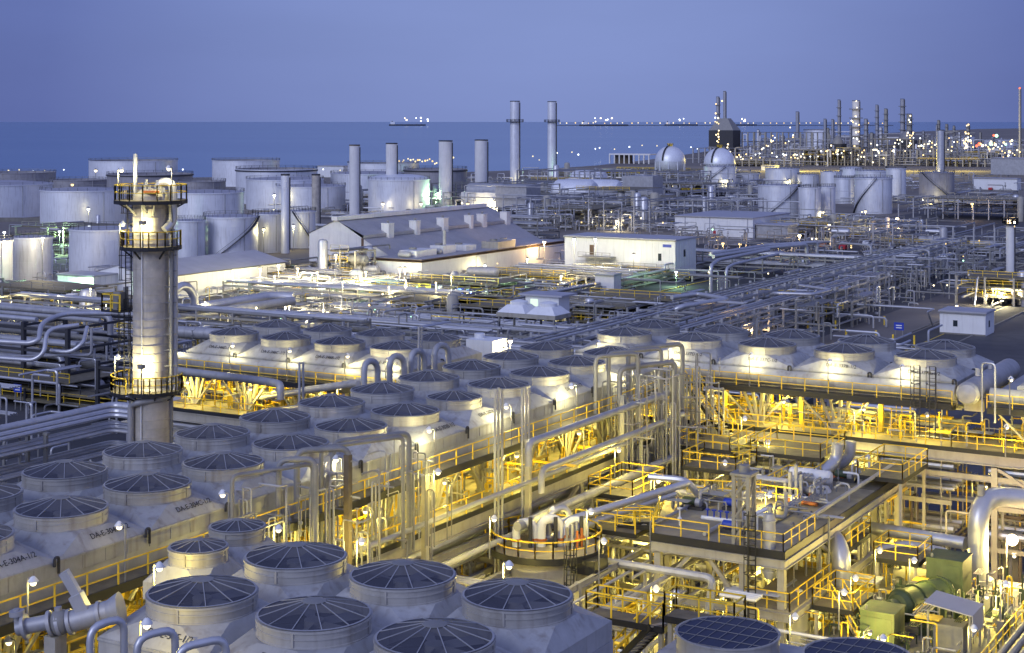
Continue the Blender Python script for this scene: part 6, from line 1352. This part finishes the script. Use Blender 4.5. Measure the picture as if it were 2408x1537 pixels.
for px,py,wt in ((1820,350,62000),(1870,378,52000),(1970,372,62000),(2020,370,52000),(2050,372,62000),(2110,360,52000),(2190,355,52000),(2280,350,52000)):
    light(PY(px,py,1230),wt*.65,WARM,None,2)
tag(MB().ball(PY(2398,208,1250),.7,8,6).build('mast_lamp','lit_red'),'red lamp at the top of the tall mast','lamp')
def mid_lamp(i):
    a,b_,c,d = R.choice(((1080,1680,435,545),(1080,1680,435,545),(1650,2400,560,690),(420,1620,615,760))); py = R.uniform(c,d)
    return R.uniform(a,b_),py,CH*.9*FP/(py-HY)
far_lamps(95,mid_lamp,'process_lamp','small lamp dotted through the pipework of the process units','lamps of the process units',['far_bulb','lit_bulb','far_amber','lit_green','lit_amber'],.0005)
# ---------------------------------------------------------------- fine pipework filling the racks, units and the pit (uncountable)
def clutter(x0,x1,y0,y1,z0,z1,n,seed,mts,r0=.05,r1=.14,L0=1,L1=6,at=None,vert=.25,bun=True):
    R_ = random.Random(seed)
    for i in range(n):
        if at: x,y,k = at(R_)
        else: x,y,k = R_.uniform(x0,x1),R_.uniform(y0,y1),1
        r = R_.uniform(r0,r1)*k; z = (z0+(z1-z0)*R_.random()**1.2)*max(1,k*.55); L = R_.uniform(L0,L1)*max(1,k*.8)*R_.choice((-1,1)); m = R_.choice(mts); q = R_.random(); dx,dy = (L,0) if R_.random()<.5 else (0,L)
        if q < vert: P = [(x,y,0 if z0<2 else z0-1),(x,y,z),(x+dx*.4,y+dy*.4,z),(x+dx*.4,y+dy*.4,z*.55+z0*.3)]
        elif q < .5: P = [(x,y,z*.5),(x,y,z),(x+dx,y+dy,z)]
        elif q < .7: P = [(x,y,z),(x+dx,y+dy,z),(x+dx+dy*.4,y+dy+dx*.4,z),(x+dx+dy*.4,y+dy+dx*.4,z*.4)]
        elif q < .86 and bun:
            for j in range(R_.randrange(3,6)): o_ = j*r*3.2; CLUT.append(([(x+(o_ if dx==0 else 0),y+(o_ if dy==0 else 0),z),(x+dx*1.6+(o_ if dx==0 else 0),y+dy*1.6+(o_ if dy==0 else 0),z)],r,m,0))
            continue
        else: P = [(x,y,max(z0-.5,z-1.4*k)),(x,y,z)]; CLUT.append((P,r*.6,m,1)); continue
        CLUT.append((P,r,m,0))
GREYS = ['aluminium','aluminium','aluminium_dull','steel_grey']; DULL = ['aluminium_dull','steel_grey','steel_grey','aluminium','steel_grey']; LIT = ['steel_beige','aluminium','cream_paint','aluminium_dull','steel_beige','yellow_paint']
clutter(-190,-64,166,250,.6,6.5,620,1,GREYS,.06,.2,2,9)
clutter(-232,-165,256,316,.5,3.2,420,2,LIT,.06,.16)
clutter(-235,-150,192,240,.5,5,320,3,LIT,.06,.2)
clutter(-206,-160,316,351,.4,1.5,260,4,LIT,.05,.14)
clutter(-118,-92,178,420,.6,8.5,520,5,DULL,.07,.2,2,9)
clutter(-225,-130,368,488,.6,6,420,6,DULL,.08,.2,2,9)
clutter(-215,-112,98,200,.6,8,360,7,GREYS,.07,.2,2,8)
clutter(-52,-33.5,64,118,1,11.3,620,8,['steel_beige','aluminium','aluminium_dull','steel_beige','cream_paint','yellow_paint'],.05,.13,1,5)
clutter(-33,-22.6,86,111.5,7.2,9,240,9,['green_dark','steel_beige','steel_grey','yellow_paint','aluminium_dull'],.03,.07,.5,1.8)
clutter(-60,-53,44,116,3,12,260,10,['steel_beige','aluminium_dull'],.05,.14,2,6)
clutter(-53.6,-50.4,62,80,15.2,20.2,110,11,['aluminium_dull','steel_grey','aluminium_dull'],.03,.07,.5,1.6,bun=False)
clutter(-53.2,-49.2,104,118,12.5,20.6,200,12,['aluminium_dull','steel_grey','aluminium_dull','steel_grey'],.03,.08,.6,2.2,bun=False)
clutter(-64,-8,121,131,3,13,360,13,['steel_beige','aluminium_dull','rust'],.05,.15,2,8)
clutter(-96,-70,104,115,3,13.5,200,14,['steel_beige','aluminium_dull'],.05,.15,2,6)
clutter(-64,-8,120.5,126,14.5,16.8,220,15,['yellow_paint','steel_beige','yellow_paint','aluminium_dull'],.04,.08,.6,2.4)
clutter(-60,-53.5,44,116,14.5,16.8,300,16,['yellow_paint','steel_beige','yellow_paint','aluminium_dull'],.04,.08,.6,2.4)
clutter(-96,-70,104,109,14.5,16.8,120,17,['yellow_paint','steel_beige','yellow_paint','aluminium_dull'],.04,.08,.6,2.4)
clutter(-45,-35,93,116,12.9,13.9,90,18,['aluminium_dull','steel_grey','cream_paint'],.04,.09,.5,2.2)
clutter(-32,-8,84,117,.6,6,200,19,['steel_beige','aluminium_dull'],.06,.2,2,7)
def zone(a,b,c,d):
    def f(R_):
        q = Q(R_.uniform(a,b),R_.uniform(c,d)); return q[0],q[1],depth(q)/330
    return f
clutter(0,0,0,0,.5,8,520,20,GREYS+['cream_paint'],.08,.17,2,9,zone(1240,1570,470,545),.4)
clutter(0,0,0,0,.5,6,260,21,GREYS+['cream_paint'],.08,.15,2,9,zone(1060,1500,430,500),.4)
clutter(0,0,0,0,.5,5,260,22,GREYS,.08,.15,2,9,zone(1500,1800,430,500),.4)
clutter(0,0,0,0,.5,7,420,23,LIT[:5],.08,.15,1,5,zone(1745,2400,352,392),.45)
clutter(0,0,0,0,.5,4,260,24,DULL,.07,.15,2,8,zone(2050,2400,585,660),.3)
clutter(0,0,0,0,.5,3,220,25,GREYS+['cream_paint'],.07,.13,2,8,zone(680,1150,470,520),.3)
clutter(0,0,0,0,.5,4,160,26,LIT,.07,.13,2,6,zone(1880,2080,520,560),.4)
clutter(0,0,0,0,.5,4,200,27,DULL,.07,.14,2,8,zone(2000,2400,420,500),.3)
clutter(0,0,0,0,.5,4,150,28,GREYS,.07,.14,2,8,zone(60,420,560,700),.3)
# ---------------------------------------------------------------- pipes: the largest in view are objects, the rest one mass of pipework
bpy.context.view_layer.update(); dg = bpy.context.evaluated_depsgraph_get(); eye = Vector((0, 0, CH)); rows = []
def inframe(p):
    Y = depth(p)
    if Y < 5: return None
    x = 1204+(p[0]*RT[0]+p[1]*RT[1])/Y*FP; y = HY+(CH-p[2])/Y*FP
    return (x, y, Y) if -10 < x < 2418 and -10 < y < 1547 else None
for P in PIPES:
    pts = [Vector(p) for p in P[0]]; sc = 0
    for a, b in zip(pts, pts[1:]):
        k = max(2, min(8, int((b-a).length/4)))
        for i in range(k):
            c = a.lerp(b, (i+.5)/k); f = inframe(c)
            if not f: continue
            d = c-eye; L = d.length; d /= L; seg = (b-a)/k; across = (seg-d*seg.dot(d)).length
            if not S.ray_cast(dg, eye, d, distance=L-P[1]-.15)[0]: sc += across*P[1]*2*(FP/f[2])**2
    rows.append(sc)
order = sorted(range(len(PIPES)), key=lambda i: -rows[i]); keep = set(i for i in order[:292] if rows[i] > 0)
rest = MB(); rest_m = []; mts = []
for i, (pts, r, label, group, mt, n, bend, name, cat) in enumerate(PIPES):
    if i in keep:
        b = MB().tube(pts, r, n, bend)
        if r >= .16 and depth(pts[0]) < 260:      # cladding joints
            for a, c in zip([Vector(p) for p in pts], [Vector(p) for p in pts[1:]]):
                L = (c-a).length; t = r*4
                while t < L-r*3: p = a.lerp(c, t/L); d = (c-a)/L; b.cyl(p-d*.05, p+d*.05, r*1.05, n=n, caps=True); t += 1.9
        tag(b.build(name, mt), label, cat, group)
    else:
        if mt not in mts: mts.append(mt)
        f0 = len(rest.f); rest.tube(pts, r, n, bend); rest_m += [mts.index(mt)]*(len(rest.f)-f0)
for P, r, mt, valve in CLUT:
    if mt not in mts: mts.append(mt)
    f0 = len(rest.f); rest.tube(P, r, 6, r*3)
    if valve:
        t = P[-1]; rest.cyl((t[0],t[1],t[2]-.03), (t[0],t[1],t[2]+.03), r*3.4, n=8); m_ = (t[0],t[1],(t[2]*.5+P[0][2]*.5)); rest.ball(m_, r*3.2, 6, 4)
    rest_m += [mts.index(mt)]*(len(rest.f)-f0)
o = rest.build('pipework', mts[0])
for m_ in mts[1:]: o.data.materials.append(MATS[m_])
o.data.polygons.foreach_set('material_index', rest_m)
tag(o, 'tangle of small grey pipes crowding every rack and process unit', 'pipework', None, 'stuff')
